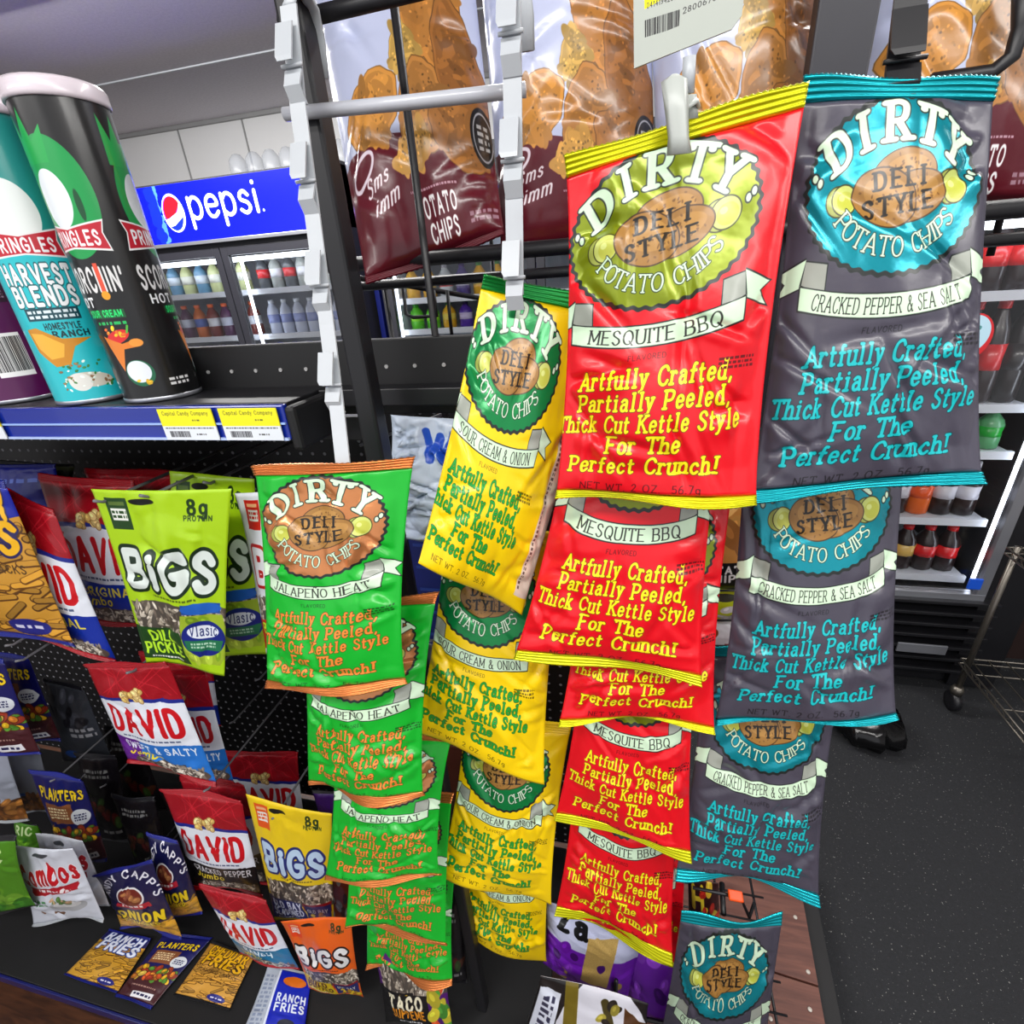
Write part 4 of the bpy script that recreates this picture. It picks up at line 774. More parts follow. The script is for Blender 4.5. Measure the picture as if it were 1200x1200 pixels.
for x, y in ((1.15, 1.59), (1.93, 1.59), (1.93, 1.18)):
    tube('cart_post', [(x, y, .09), (x, y, .67)], .009, M_chrome, cart, 10)
    V, Fc = lathevf((x, y, .05), [(.018, .03), (.02, .045), (.014, .06)], 10); mk('caster_fork', V, Fc, M_chrome, cart)
    V, Fc = lathevf((0, 0, -.012), [(.02, 0), (.036, .002), (.036, .022), (.02, .024)], 16); V = [(x+vz, y+vy*.98, .044+vx) for vx, vy, vz in V]; mk('caster_wheel', V, Fc, M_black, cart)
V, Fc = boxvf(1.45, 2.6, 1.9, 2.4, 0, 1.2, .005); cab = mk('low_cabinet', V, Fc, pbr('brown_laminate', (.17, .11, .10), .5, noise=.2), smooth=False); tagit(cab, 'dark brown cabinet with a pink strip right of the cola cooler', 'cabinet')
box('pink_strip', 1.45, 2.6, 1.895, 1.9, .86, .9, cm((.6, .2, .28)), cab); box('pale_strip', 1.45, 2.6, 1.895, 1.9, .91, .96, cm((.5, .48, .48)), cab)
# black refuse sack on the mat
g0 = PZ(1018, 872, .008); rs = np.random.RandomState(4); V, Fc = lathevf((g0[0], g0[1]+.06, .009), [(.03, 0), (.10, .006), (.115, .04), (.09, .075), (.05, .09), (.01, .095)], 28)
V = [(x+.012*math.sin(9*z*40+x*80), y+.01*math.sin(x*90), z+.006*math.sin(x*120+y*60)+.006) for x, y, z in V]; o = mk('refuse_sack', V, Fc, pbr('black_film', (.03, .03, .035), .18, bump=.6, bscale=40)); tagit(o, 'small crumpled black plastic sack on the mat before the cola cooler', 'sack')

# ------------------------------------------------------------------ snack gondola, left
SY = .43; sz = 1.402
sx1 = P(337, 490, SY)[0]
gs = thing('gondola_shelf', 'black shelf with a blue price rail holding the tall cans', 'shelf', (-.85, .47, 1.36))
box('shelf_board', -1.6, sx1, SY+.004, .515, sz-.02, sz-.001, M_black, gs); box('shelf_board', sx1, .02, SY+.06, .515, sz-.02, sz-.001, M_black, gs)
bp = box('back_strip', -1.6, .02, .515, .527, sz-.035, 1.5-.0995*.515, M_matte, gs); 
vf = [lathevf((0, 0, 0), [(.0022, -.0006), (.0022, .0006)], 8) for _ in range(30)]; VV = []
for k, (v, f) in enumerate(vf):
    x = -1.0+k*.0335; z = P(285, 435, .514)[2]; VV.append(([(x+a, .5144+c_, z+b) for a, b, c_ in v], f))
multi('slot_holes', VV, pbr('pale_hole', (.62, .62, .62), .6), gs)
gs.children[-1]['kind'] = 'stuff'
pr = box('price_rail', -1.6, sx1+.001, SY-.004, SY+.003, sz-.0385, sz-.002, cm((.04, .14, .55), .18), gs)
box('rail_ridge', -1.6, sx1, SY-.006, SY-.004, sz-.0215, sz-.0195, cm((.6, .72, .95), .2), pr, bev=0); box('rail_ridge', -1.6, sx1, SY-.0065, SY-.004, sz-.038, sz-.0355, cm((.7, .78, .95), .2), pr, bev=0)
V, Fc = boxvf(sx1, sx1+.012, SY-.004, .50, sz-.05, sz-.004, .004); mk('shelf_bracket', V, Fc, M_matte, gs, smooth=False)
def tag_print(seed):
    c = Canvas(200, .62, (.88, .9, .93)); c.rect(0, 0, 1, .34, (.93, .90, .05)); c.text('Capital Candy Company', .5, .12, .07, (.35, .35, .1), a=.08, b=.07, maxw=.85); c.micro(.6, .2, .75, .25, (.4, .4, .1), 1); c.micro(.05, .36, .95, .4, (.3, .3, .3), 1)
    c.barcode(.1, .43, .48, .58, seed, None); c.micro(.6, .48, .78, .53, (.3, .3, .3), 1); return c
for k, (a, b) in enumerate(((196, 258), (266, 333), (-60, 8))):
    x0, x1 = P(a, 494, SY)[0], P(b, 494, SY)[0]; y = SY-.0075; z0, z1 = sz-.0375, sz-.004
    mk('price_tag', [(x0, y, z0), (x1, y, z0), (x1, y, z1), (x0, y, z1), (x0, y+.001, z0), (x1, y+.001, z0), (x1, y+.001, z1), (x0, y+.001, z1)], [[0, 1, 2, 3], [7, 6, 5, 4], [3, 2, 6, 7], [1, 0, 4, 5]], printmat('price_tag_print', tag_print(k), bump=0), gs, uv=[(0, 0), (1, 0), (1, 1), (0, 1)]*2, smooth=False)
pgb = box('pegboard', -2.2, .05, .78, .80, .17, 1.36, M_peg); tagit(pgb, 'black perforated pegboard behind the hanging snack bags', 'pegboard')
under = box('shelf_underside', -1.6, -.3, .53, .775, 1.33, 1.36, M_matte); tagit(under, 'black underside panel above the pegboard', 'panel')
# base deck
dz = .15; dy = .277
dk = thing('base_deck', 'black base shelf with a blue front edge, snack packs lying on it', 'shelf', (-1.2, .5, 0))
box('deck_board', -3.2, -.12, dy, .78, dz-.02, dz, M_matte, dk); box('deck_rail', -3.2, -.12, dy-.006, dy-.0005, dz-.032, dz-.001, cm((.07, .09, .38), .3), dk); box('kick_plate', -3.2, -.12, dy+.03, dy+.04, 0, dz-.02, M_matte, dk)
def peg(px, py, Y, what):
    p = P(px, py, Y); o = tube('peg_hook', [(p[0], .78, p[2]), (p[0], Y+.01, p[2]), (p[0], Y, p[2]+.006)], .0022, M_grey, None, 6); tagit(o, 'grey metal peg hook '+what, 'hook', 'grey peg hooks on the pegboard')

# cans
CB = sz
def can(name, px, Y, kind, label, rot=0.0, H=None, toppx=None):
    q = P(px, 460, Y); x = q[0]; R = .0385; H = .267
    T = thing(name, label, 'can', (x, Y, CB)); prof = [(R, .002), (R, H)]; n = 48; V = []; UV = []; Fc = []
    face = math.atan2(-x, Y)   # art turned to the aisle
    for j, z in enumerate(np.linspace(.001, H, 12)):
        for k in range(n+1):
            t = 2*math.pi*k/n; V.append((x+R*math.sin(t+rot), Y-R*math.cos(t+rot), CB+z)); UV.append((((k/n)*2+.5) % 1.0 if k < n else .5, z/H))
    for j in range(11):
        for k in range(n):
            Fc.append([j*(n+1)+k, j*(n+1)+k+1, (j+1)*(n+1)+k+1, (j+1)*(n+1)+k])
    me_uv = UV
    o = mk('can_body', V, Fc, CM[kind], T)
    l = o.data.uv_layers.new(name='UVMap'); li = np.zeros(len(o.data.loops), np.int32); o.data.loops.foreach_get('vertex_index', li)
    uu = np.zeros((len(li), 2), np.float32); fi = np.repeat(np.arange(len(Fc)), 4); kk = fi % n; jj = fi//n
    col = li % (n+1); r_ = li//(n+1); half = kk//(n//2); uu[:, 0] = col/(n/2)+.5-np.floor((kk+n//4)/(n//2)); uu[:, 0] = col/16.0-np.floor(kk/16.0); uu[:, 1] = (r_/11.0); l.data.foreach_set('uv', uu.ravel())
    V, F2 = lathevf((x, Y, CB), [(R*.96, H), (R*1.05, H), (R*1.06, H+.003), (R*1.06, H+.012), (R*1.0, H+.015), (R*.9, H+.0135)], 40); mk('can_lid', V, F2, M_lid, T)
    V, F2 = lathevf((x, Y, CB), [(R*.9, .0), (R*1.01, .0), (R*1.01, .004), (R*.98, .005)], 40); mk('can_rim', V, F2, M_alu, T); return T
CM = {k: printmat('can_print_'+k, art_can(k), rough=.3, bump=0, coat=.3) for k in ('black', 'teal', 'purple')}
M_lid = pbr('lid_plastic', (.84, .80, .83), .3, coat=.3)
can('snack_can', 192, .474, 'black', 'tall black snack can, rightmost on the blue-railed shelf', rot=-1.05)
can('snack_can', 112, .468, 'teal', 'tall teal snack can between the purple and the black can', rot=-.35)
can('snack_can', 26, .474, 'purple', 'tall purple snack can at the left edge of the photo', rot=-.35)

# ------------------------------------------------------------------ hanging snack bags on the gondola
def pm(name, cv, **k): return printmat(name, cv, **k)
M_seal_red = pbr('red_seal', (.62, .04, .1), .3); M_seal_blue = pbr('blue_seal', (.08, .12, .5), .3); M_seal_dark = pbr('dark_seal', (.08, .08, .1), .35)
D_orig = pm('sunflower_original', art_david((.06, .18, .62), 'ORIGINAL', (.93, .85, .3))); D_sweet = pm('sunflower_sweet', art_david((.13, .45, .80), 'SWEET & SALTY', (.92, .95, 1), left=(.38, .10, .55)))
D_pep = pm('sunflower_pepper', art_david((.09, .08, .09), 'CRACKED PEPPER', (.9, .9, .92))); D_ran = pm('sunflower_ranch', art_david((.12, .45, .62), 'RANCH', (.9, .95, .98)))
B_pick = pm('seeds_pickle', art_bigs((.66, .82, .08), (.10, .28, .10), (.86, .90, .88), (.06, .16, .08), ['DILL', 'PICKLE'], (.12, .26, .10), jar=True))
B_bay = pm('seeds_yellow', art_bigs((.93, .80, .10), (.13, .15, .42), (.75, .85, .95), (.10, .16, .45), ['OLD BAY', 'SEASONED'], (.9, .35, .1), jar=False, bandtxt=(.9, .93, 1)))
B_or = pm('seeds_orange', art_bigs((.90, .38, .08), (.82, .70, .05), (.93, .93, .93), (.12, .05, .05), ['WILD', 'BUFFALO'], (.9, .25, .05), jar=False, bandtxt=(.3, .1, .03)))
B_wh = pm('seeds_white', art_bigs((.86, .87, .90), (.75, .2, .1), (.9, .9, .93), (.72, .07, .1), ['BACON', 'SALT'], (.8, .12, .1)))
c = art_bigs((.30, .08, .42), (.05, .05, .06), (.9, .9, .9), (.1, .1, .1), ['TACO', 'SUPREME'], (.2, .1, .3), bandtxt=(.92, .75, .15)); c.rect(0, 0, 1, .8, (.32, .10, .45)); c.rect(.0, 1.02, .75, 1.35, (.05, .05, .06)); c.text('TACO', .4, 1.15, .11, (.95, .92, .8), a=.15, b=.12, slant=.1); c.text('SUPREME', .42, 1.25, .085, (.95, .6, .1), a=.15, b=.12, maxw=.5); c.micro(.25, 1.28, .6, 1.31, (.8, .8, .8), 1); c.blobs(.78, 1.0, .98, 1.3, [(.8, .75, .2), (.3, .6, .2), (.8, .3, .15)], 14, .05)
B_taco = pm('seeds_taco', c)
PL = pm('nut_mix', art_planters()); FR = pm('ranch_fries', art_fries(['RANCH', 'FRIES'], (.10, .10, .35), (.90, .93, 1), (.1, .25, .6)))
CF = pm('cheddar_fries', art_fries(['CHEDDAR', 'FRIES'], (.72, .52, .2), (.95, .72, .10), (.2, .1, .05), fcol=(.84, .62, .25), sub='SEASONED SNACKS'))
HF = pm('blue_fries', art_fries(['CHEDDAR', 'FRIES'], (.05, .12, .60), (.95, .72, .10), (.12, .1, .35), fcol=(.80, .58, .2), sub='SEASONED SNACKS'))
BR = pm('blue_ranch', art_plain((.06, .14, .72), [('r', 0, 0, .3, 1.5, (.72, .76, .82)), ('m', .05, .2, .26, 1.3, (.55, .6, .7), 12), ('r', .3, 0, .34, 1.5, (.9, .93, 1)), ('e', .68, .3, .24, .12, (.9, .45, .1)), ('t', 'RANCH', .68, .75, .15, (.92, .95, 1), .55), ('t', 'FRIES', .68, .95, .15, (.92, .95, 1), .55), ('e', .68, 1.2, .15, .1, (.1, .12, .2))], u=220))
AN = pm('onion_fries', art_andy()); CO = pm('pretzel_snacks', art_combos())
GLS = dict(wr=.045, crease=14, seal=(.035, .03), nu=30, nv=42, thick=.03, pinch=.05)
def gb(name, label, quad, Ys, mat, sealm, seed, **k):
    if isinstance(Ys, (int, float)): Ys = (Ys,)*4
    kw = dict(GLS); kw.update(k)
    r_ = max(-ray(a, b)[2]/ray(a, b)[1]*y for (a, b), y in zip(quad, Ys))
    if r_ > CAMZ-dz-.015: Ys = tuple(y*(CAMZ-dz-.015)/r_ for y in Ys)
    return bag(name, label, 'snack bag', [(a, b, y) for (a, b), y in zip(quad, Ys)], mat, sealm, seed=seed, **kw)
# row 1
gb('snack_bag', 'blue and gold bag of fries-shaped snacks at the left edge, top row', [(-115, 545), (8, 563), (90, 757), (-62, 738)], .47, HF, M_seal_blue, 1)
gb('seed_bag', 'red, white and blue sunflower seed bag left of the green bag, front of its hook', [(-10, 562), (62, 598), (138, 778), (38, 748)], (.5, .5, .49, .49), D_orig, M_seal_red, 2)
gb('seed_bag', 'red, white and blue sunflower seed bag just behind the front lime green bag', [(40, 556), (160, 562), (188, 738), (96, 726)], .57, D_orig, M_seal_red, 3)
gb('seed_bag', 'dark red seed bag furthest back on its hook, mostly hidden, top row', [(100, 548), (205, 553), (222, 700), (130, 700)], .64, D_orig, M_seal_red, 33)
gb('seed_pouch', 'lime green sunflower seed pouch with a pickle jar, front of its hook', [(107, 573), (271, 573), (266, 789), (172, 776)], .455, B_pick, pbr('lime_film', (.66, .82, .08), .3), 4, seal=(.0, .0), thick=.028, nu=48, nv=64, wr=.06)
gb('seed_pouch', 'lime green sunflower seed pouch with a pickle jar, hanging behind its twin', [(196, 553), (300, 560), (313, 768), (215, 768)], .52, B_pick, pbr('lime_film', (.6, .75, .08), .3), 5, seal=(0, 0))
gb('seed_pouch', 'white and red seed pouch half hidden behind the topmost green chip bag', [(277, 577), (385, 572), (385, 765), (312, 765)], .50, B_wh, M_white, 6, seal=(0, 0))
gb('snack_bag', 'olive snack bag lying far back under the left shelf', [(-60, 535), (85, 545), (90, 620), (-40, 620)], .66, pm('olive_pack', art_plain((.22, .24, .10), [('m', .1, .1, .9, .2, (.4, .4, .2), 1)])), M_seal_dark, 7)
gb('snack_bag', 'shiny dark blue snack bag far back in the top row, left', [(-30, 545), (68, 543), (80, 640), (10, 650)], .60, pm('blue_pack', art_plain((.08, .12, .55), [('m', .1, .2, .9, .3, (.4, .5, .9), 1)])), M_seal_blue, 8)
# row 2
gb('nut_bag', 'navy bag of nut mix, nearest of the two at the left edge', [(-75, 768), (4, 773), (48, 884), (-34, 882)], .47, PL, M_seal_blue, 9)
gb('nut_bag', 'navy bag of nut mix behind the one at the left edge', [(-20, 762), (34, 768), (72, 868), (10, 872)], .54, PL, M_seal_blue, 10)
silv = pm('silver_pack', art_plain((.60, .62, .68), [('r', 0, 1.0, 1, 1.5, (.33, .2, .1)), ('b', 0, 1.0, 1, 1.45, [(.5, .3, .12), (.65, .42, .18)], 40, .06), ('r', 0, .92, .5, 1.0, (.1, .4, .8))]))
gb('snack_bag', 'silver-white snack bag with brown bottom at the left edge', [(-55, 872), (4, 876), (36, 960), (-40, 968)], .47, silv, M_white, 11)
gb('snack_bag', 'silver-white snack bag with brown bottom, second from the left edge', [(0, 872), (44, 874), (66, 948), (22, 955)], .53, silv, M_white, 12)
dks = pm('dark_silver_pack', art_plain((.20, .21, .24), [('b', .1, .2, .8, .7, [(.1, .1, .12), (.3, .31, .35)], 14, .07), ('m', .5, .7, .95, .9, (.6, .6, .62), 2), ('e', .35, 1.3, .2, .1, (.15, .3, .6))]))
gb('snack_bag', 'dull dark grey snack bag right of the navy nut bags', [(48, 795), (98, 805), (135, 895), (74, 892)], .58, dks, M_seal_dark, 13)
dkb = pm('dark_pack', art_plain((.07, .06, .08), [('m', .2, .2, .8, .35, (.5, .5, .5), 2), ('b', .1, .7, .9, 1.1, [(.3, .15, .08), (.4, .1, .1), (.2, .3, .12)], 16, .06), ('m', .4, 1.2, .9, 1.3, (.6, .6, .6), 1)]))
for k, (qd, Y, l) in enumerate((([(88, 880), (135, 885), (160, 985), (110, 985)], .56, 'dark snack bag hanging just right of the navy nut bag with yellow lettering'), ([(120, 850), (160, 855), (196, 950), (140, 950)], .62, 'dark snack bag left of the purple and blue seed bag'), ([(130, 930), (180, 935), (205, 1015), (160, 1015)], .60, 'dark snack bag above the navy onion fries bags'))):
    gb('snack_bag', l, qd, Y, dkb, M_seal_dark, 14+k)
gb('seed_bag', 'red and white sunflower seed bag with purple and bright blue bottom, front', [(97, 779), (198, 772), (257, 918), (150, 893)], .46, D_sweet, M_seal_red, 20)
gb('seed_bag', 'red and white sunflower seed bag with bright blue bottom, behind its twin', [(165, 784), (240, 787), (276, 917), (205, 905)], .53, D_sweet, M_seal_red, 21)
gb('seed_bag', 'dark red sunflower seed bag far back above the yellow seed pouch', [(262, 880), (348, 884), (362, 985), (282, 975)], .66, D_orig, M_seal_red, 22)
gb('seed_bag', 'dark red sunflower seed bag far back under the lime green pouch', [(160, 765), (250, 775), (260, 850), (190, 850)], .62, D_orig, M_seal_red, 221)
# row 3
gb('nut_bag', 'navy bag of trail mix with yellow lettering above the white snack bag', [(32, 903), (98, 910), (128, 1006), (80, 1016)], .47, PL, M_seal_blue, 23)
gb('snack_bag', 'white pretzel snack bag with red cursive lettering', [(10, 994), (88, 991), (124, 1077), (42, 1081)], .47, CO, M_white, 24, seal=(.0, .02))
gb('snack_bag', 'white pretzel snack bag hidden behind its twin', [(40, 978), (98, 984), (130, 1060), (66, 1064)], .53, CO, M_white, 25, seal=(0, .02))
grn = pm('green_pack', art_plain((.30, .55, .10), [('t', 'RIC', .5, .4, .25, (.85, .95, .7)), ('b', 0, .6, 1, 1.4, [(.4, .65, .12), (.5, .75, .2), (.2, .45, .1)], 26, .09)]))
gb('snack_bag', 'bright green snack bag at the left edge beside the white one', [(-70, 985), (14, 985), (40, 1066), (-46, 1072)], .48, grn, M_seal_dark, 26)
gb('snack_bag', 'small green snack bag behind the bright green one', [(14, 960), (44, 965), (58, 1000), (24, 1000)], .56, grn, M_seal_dark, 27)
gb('snack_bag', 'navy onion-flavoured fries bag with round emblem, front', [(112, 1022), (176, 1010), (216, 1097), (143, 1086)], .46, AN, M_seal_blue, 28)
gb('snack_bag', 'navy onion-flavoured fries bag behind its twin', [(172, 974), (208, 985), (238, 1070), (190, 1075)], .54, AN, M_seal_blue, 29)
gb('seed_bag', 'red sunflower seed bag with black bottom, third row', [(189, 922), (283, 938), (310, 1050), (228, 1038)], .46, D_pep, M_seal_red, 30)
gb('seed_bag', 'red sunflower seed bag with black bottom, tucked behind its twin', [(208, 912), (288, 918), (318, 1035), (250, 1030)], .53, D_pep, M_seal_red, 31)
gb('seed_pouch', 'yellow sunflower seed pouch right of the black-bottomed seed bag', [(287, 932), (390, 952), (393, 1084), (322, 1078)], .45, B_bay, pbr('yellow_film', (.9, .78, .1), .3), 32, seal=(0, 0))
gb('seed_bag', 'red sunflower seed bag with teal bottom, lowest of its column', [(232, 1037), (312, 1056), (351, 1137), (281, 1120)], .45, D_ran, M_seal_red, 34)
gb('seed_pouch', 'orange sunflower seed pouch below the yellow one', [(330, 1078), (411, 1078), (425, 1171), (362, 1156)], .47, B_or, pbr('orange_film2', (.88, .38, .08), .3), 35, seal=(0, 0))
pur = pm('purple_gold_pack', art_plain((.25, .10, .42), [('r', .7, 0, 1, 1.5, (.8, .7, .2)), ('b', .7, .1, 1, 1.3, [(.2, .15, .1)], 12, .05)]))
gb('snack_bag', 'purple and gold snack bag peeking out left of the green chip bags', [(366, 925), (410, 928), (418, 1000), (384, 1000)], .56, pur, M_seal_dark, 36)
brn = pm('orange_brown_pack', art_plain((.55, .22, .08), [('b', .1, .6, .9, 1.3, [(.25, .12, .1), (.6, .6, .62)], 16, .07)]))
gb('snack_bag', 'orange and brown snack bag behind the yellow seed pouch', [(376, 968), (412, 970), (430, 1085), (386, 1080)], .53, brn, M_seal_dark, 37)
gb('seed_pouch', 'purple seed pouch under the lowest green chip bag', [(434, 1092), (519, 1097), (531, 1203), (452, 1199)], (.44, .44, .41, .41), B_taco, M_seal_dark, 38, seal=(0, 0), vs=(.45, 1))
# lying on the deck
def lying(name, label, quad, mat, sealm, seed):
    pts = [PZ(a, b, dz+.007) for a, b in quad]
    return bag(name, label, 'snack bag', pts, mat, sealm, seed=seed, thick=.016, nu=30, nv=42, wr=.03, crease=10, pinch=.03, seal=(.04, .04), flat=dz+.0015)
lying('snack_bag', 'golden ranch fries bag lying on the base shelf, left of three', [(128, 1088), (178, 1101), (137, 1165), (75, 1142)], FR, M_seal_blue, 41)
lying('nut_bag', 'navy nut bag lying on the base shelf between two fries bags', [(192, 1095), (249, 1098), (176, 1182), (134, 1167)], PL, M_seal_blue, 42)
lying('snack_bag', 'golden cheddar fries bag lying on the base shelf, right of three', [(248, 1103), (298, 1121), (268, 1184), (203, 1166)], CF, M_seal_dark, 43)
lying('snack_bag', 'blue and silver ranch fries bag lying on the base shelf', [(315, 1130), (366, 1140), (356, 1222), (282, 1215)], BR, M_white, 44)
for p in ((20, 778, .45, 'of the navy nut bags at the left edge'), (112, 592, .44, 'at the left corner of the lime green pouch'), (166, 586, .44, 'through the hang hole of the lime green pouch'), (240, 570, .5, 'of the rear lime green pouch'),
          (150, 792, .44, 'of the purple and blue seed bag'), (246, 790, .52, 'under the lime green pouch, right side'), (240, 930, .45, 'of the black-bottomed seed bag'), (320, 962, .44, 'through the yellow seed pouch'), (60, 918, .46, 'through the navy trail mix bag'),
          (88, 918, .52, 'just right of the navy trail mix bag'), (150, 1035, .45, 'of the front navy onion fries bag'), (190, 1000, .52, 'of the rear navy onion fries bag'), (380, 690, .6, 'hidden behind the topmost green chip bag'), (300, 800, .62, 'with nothing on it, under the white seed pouch'),
          (270, 850, .62, 'with nothing on it, above the dark red seed bag'), (8, 760, .45, 'at the left edge above the navy nut bags'), (118, 925, .53, 'among the dark snack bags, lower one'), (230, 965, .54, 'between the two columns of seed bags')): peg(*p)

# ------------------------------------------------------------------ wire rack with clip strips
wr_ = thing('wire_rack', 'black wire display rack behind the hanging chip bags', 'rack', (.05, .5, 0))
RY = .43
px_ = P(392, 300, RY)[0]
box('rack_post', px_-.010, px_+.010, RY, RY+.022, .09, 1.98, M_black, wr_, bev=.003)
q = P(990, 40, .56); box('rack_post', q[0]-.022, q[0]+.022, .56, .58, 1.30, 1.98, M_dark, wr_, bev=.002)
tube('white_rod', [P(334, 134, RY-.006), P(470, 121, RY-.006), P(616, 105, RY-.006)], .0047, M_whitem, wr_, 10)
tube('top_rail', [P(330, 28, .46), P(560, -28, .46)], .006, M_black, wr_, 8)
for px, Y, z0, z1, r in ((486, .52, .7, 1.95, .0040), (461, .62, 1.1, 1.5, .0025), (584, .62, .9, 1.6, .0025)):
    x = P(px, 200 if r > .003 else 400, Y)[0]; tube('grid_rod', [(x, Y, z0), (x, Y, z1)], r, M_black, wr_, 8)
bz = P(388, 312, .55)[2]
tube('basket_rim', [(P(385, 312, .55)[0], .55, bz), (.42, .55, bz)], .0075, M_black, wr_, 10); tube('basket_rim', [(P(385, 312, .55)[0], .60, bz-.022), (.42, .60, bz-.022)], .0055, M_black, wr_, 8)
for i in range(7): y = .64+i*.07; tube('basket_wire', [(-.36, y, bz-.02), (.42, y, bz-.02)], .003, M_black, wr_, 6)
tube('basket_brace', [P(392, 322, .56), P(450, 330, .62), P(600, 356, .8)], .0035, M_black, wr_, 6)
tube('basket_loop', [P(472, 335, .66), P(476, 368, .66), P(484, 372, .66), P(512, 370, .66), P(508, 340, .66)], .0025, M_black, wr_, 6)
tube('basket_loop', [P(524, 340, .66), P(530, 398, .66)], .0025, M_black, wr_, 6)
for y_, Y in ((533, .55),): tube('grid_rod', [P(430, y_, Y), (P(640, y_, Y)[0], Y, P(430, y_, Y)[2])], .003, M_black, wr_, 6)
tube('grid_rod', [P(422, 522, .6), P(560, 470, .6)], .0025, M_grey, wr_, 6)
tube('basket_end', [P(1198, -40, .58), P(1196, 30, .58), P(1186, 66, .58), P(1160, 86, .58), P(1090, 96, .58)], .006, M_black, wr_, 8)
tube('basket_end', [P(1195, 130, .7), P(1180, 160, .7), P(1178, 190, .7), P(1200, 205, .7)], .005, M_black, wr_, 8)
tube('basket_end', [P(1210, 90, .66), P(1188, 200, .66), P(1160, 300, .66)], .0035, M_black, wr_, 8)
def strip(name, label, pts, W, tabs, mat, hook=None, tw=1.0):
    T = thing(name, label, 'clip strip', pts[-1])
    V = []; Fc = []; n = len(pts)
    for i, p in enumerate(pts):
        for dx, dyy in ((-W/2, -.0008), (W/2, -.0008), (W/2, .0008), (-W/2, .0008)): V.append((p[0]+dx, p[1]+dyy, p[2]))
    for i in range(n-1):
        for k in range(4): Fc.append([4*i+k, 4*i+(k+1) % 4, 4*i+4+(k+1) % 4, 4*i+4+k])
    Fc += [[0, 3, 2, 1], [4*n-4, 4*n-3, 4*n-2, 4*n-1]]; mk('strip_band', V, Fc, mat, T, smooth=False)
    for z in tabs:
        # interpolate along the strip
        for i in range(n-1):
            if (pts[i][2]-z)*(pts[i+1][2]-z) <= 0:
                t = (pts[i][2]-z)/max(1e-9, pts[i][2]-pts[i+1][2]); c = np.array(pts[i])*(1-t)+np.array(pts[i+1])*t; break
        else: continue
        x, y = c[0], c[1]; w2 = W*.5*tw
        V = [(x-w2*1.25, y-.001, z+.022), (x+w2*.8, y-.001, z+.022), (x+w2*.8, y-.010, z+.002), (x-w2*1.25, y-.010, z+.002), (x-w2, y-.011, z-.001), (x+w2*.8, y-.011, z-.001)]
        Vb = [(a, b+.0016, c_) for a, b, c_ in V]; mk('clip_tab', V+Vb, [[0, 3, 2, 1], [3, 4, 5, 2], [6, 7, 8, 9], [9, 8, 11, 10], [0, 6, 9, 3], [1, 2, 8, 7], [3, 9, 10, 4], [2, 5, 11, 8], [0, 1, 7, 6], [4, 10, 11, 5]], mat, T, smooth=False)
        V = [(x-w2*1.05, y-.003, z-.004), (x+w2*1.05, y-.003, z-.004), (x+w2*1.0, y-.009, z-.014), (x-w2*1.0, y-.009, z-.014), (x-w2*1.0, y-.004, z-.024), (x+w2*1.0, y-.004, z-.024)]
        Vb = [(a, b+.0018, c_) for a, b, c_ in V]; mk('clip_jaw', V+Vb, [[0, 3, 2, 1], [3, 4, 5, 2], [6, 7, 8, 9], [9, 8, 11, 10], [0, 6, 9, 3], [1, 2, 8, 7], [3, 9, 10, 4], [2, 5, 11, 8], [0, 1, 7, 6], [4, 10, 11, 5]], mat, T, smooth=False)
        tube('clip_band', [(x-w2*1.3, y-.0035, z-.002), (x+w2*1.3, y-.0035, z-.002)], .0013, mat, T, 6)
    if hook: tube('strip_hook', hook, W*.42, mat, T, 8, flat=.35)
    return T
s1 = [P(338, 6, .41), P(350, 130, .40), P(366, 250, .39), P(383, 380, .37), P(394, 470, .35), P(403, 552, .328)]
strip('clip_strip', 'white plastic clip strip holding the green chip bags', s1, .0125, [P(a, b, .395)[2] for a, b in ((338, 68), (360, 210), (372, 332), (386, 437), (402, 530))], M_white,
      hook=[P(338, 6, .41), P(343, -6, .42), P(356, -8, .43), P(366, 10, .445), P(374, 52, .455), P(378, 92, .455)])
s2 = [P(598, -30, .41), P(600, 60, .405), P(602, 200, .40), P(604, 346, .39)]
strip('clip_strip', 'white plastic clip strip holding the yellow chip bags', s2, .0125, [P(601, b, .40)[2] for b in (30, 185, 322)], M_white, hook=[P(612, -20, .43), P(617, 20, .44), P(618, 60, .44)])
s3 = [P(1072, -40, .43), P(1062, 40, .42), P(1052, 118, .405)]
strip('clip_strip', 'black plastic clip strip at the top of the grey chip bags', s3, .017, [P(1060, 70, .42)[2]], M_black)

# clip with the price card
tc = thing('price_card_clip', 'pale plastic clip with a yellow and white price card above the topmost red bag', 'clip', P(795, 180, .365))
c = Canvas(420, .78, (.68, .70, .67)); c.poly([(.1, 0), (1, 0), (.98, .06), (.2, .28), (.1, .3)], (.95, .93, .05)); c.micro(.3, .02, .8, .06, (.5, .5, .2), 1)
c.text('COMBOS CHEDDAR CHEESE', .5, .21, .045, (.25, .25, .2), a=.09, b=.08, maxw=.72); c.text('041419420058  EA   PKT', .42, .30, .045, (.25, .25, .25), a=.09, b=.08, maxw=.6); c.barcode(.1, .38, .42, .56, 9, None); c.text('28006708', .62, .44, .05, (.3, .3, .3), a=.09, b=.08)
cq = [P(742, -28, .36), P(880, -75, .36), P(868, 30, .358), P(743, 80, .358)]
rs_ = [(u, v) for v in (0, 1) for u in (0, 1)]
Vc = [cq[0], cq[1], cq[2]+(cq[1]-cq[2])*.12, cq[2]+(cq[3]-cq[2])*.08, cq[3]]
Vb = [p+np.array([0, .0015, 0]) for p in Vc]
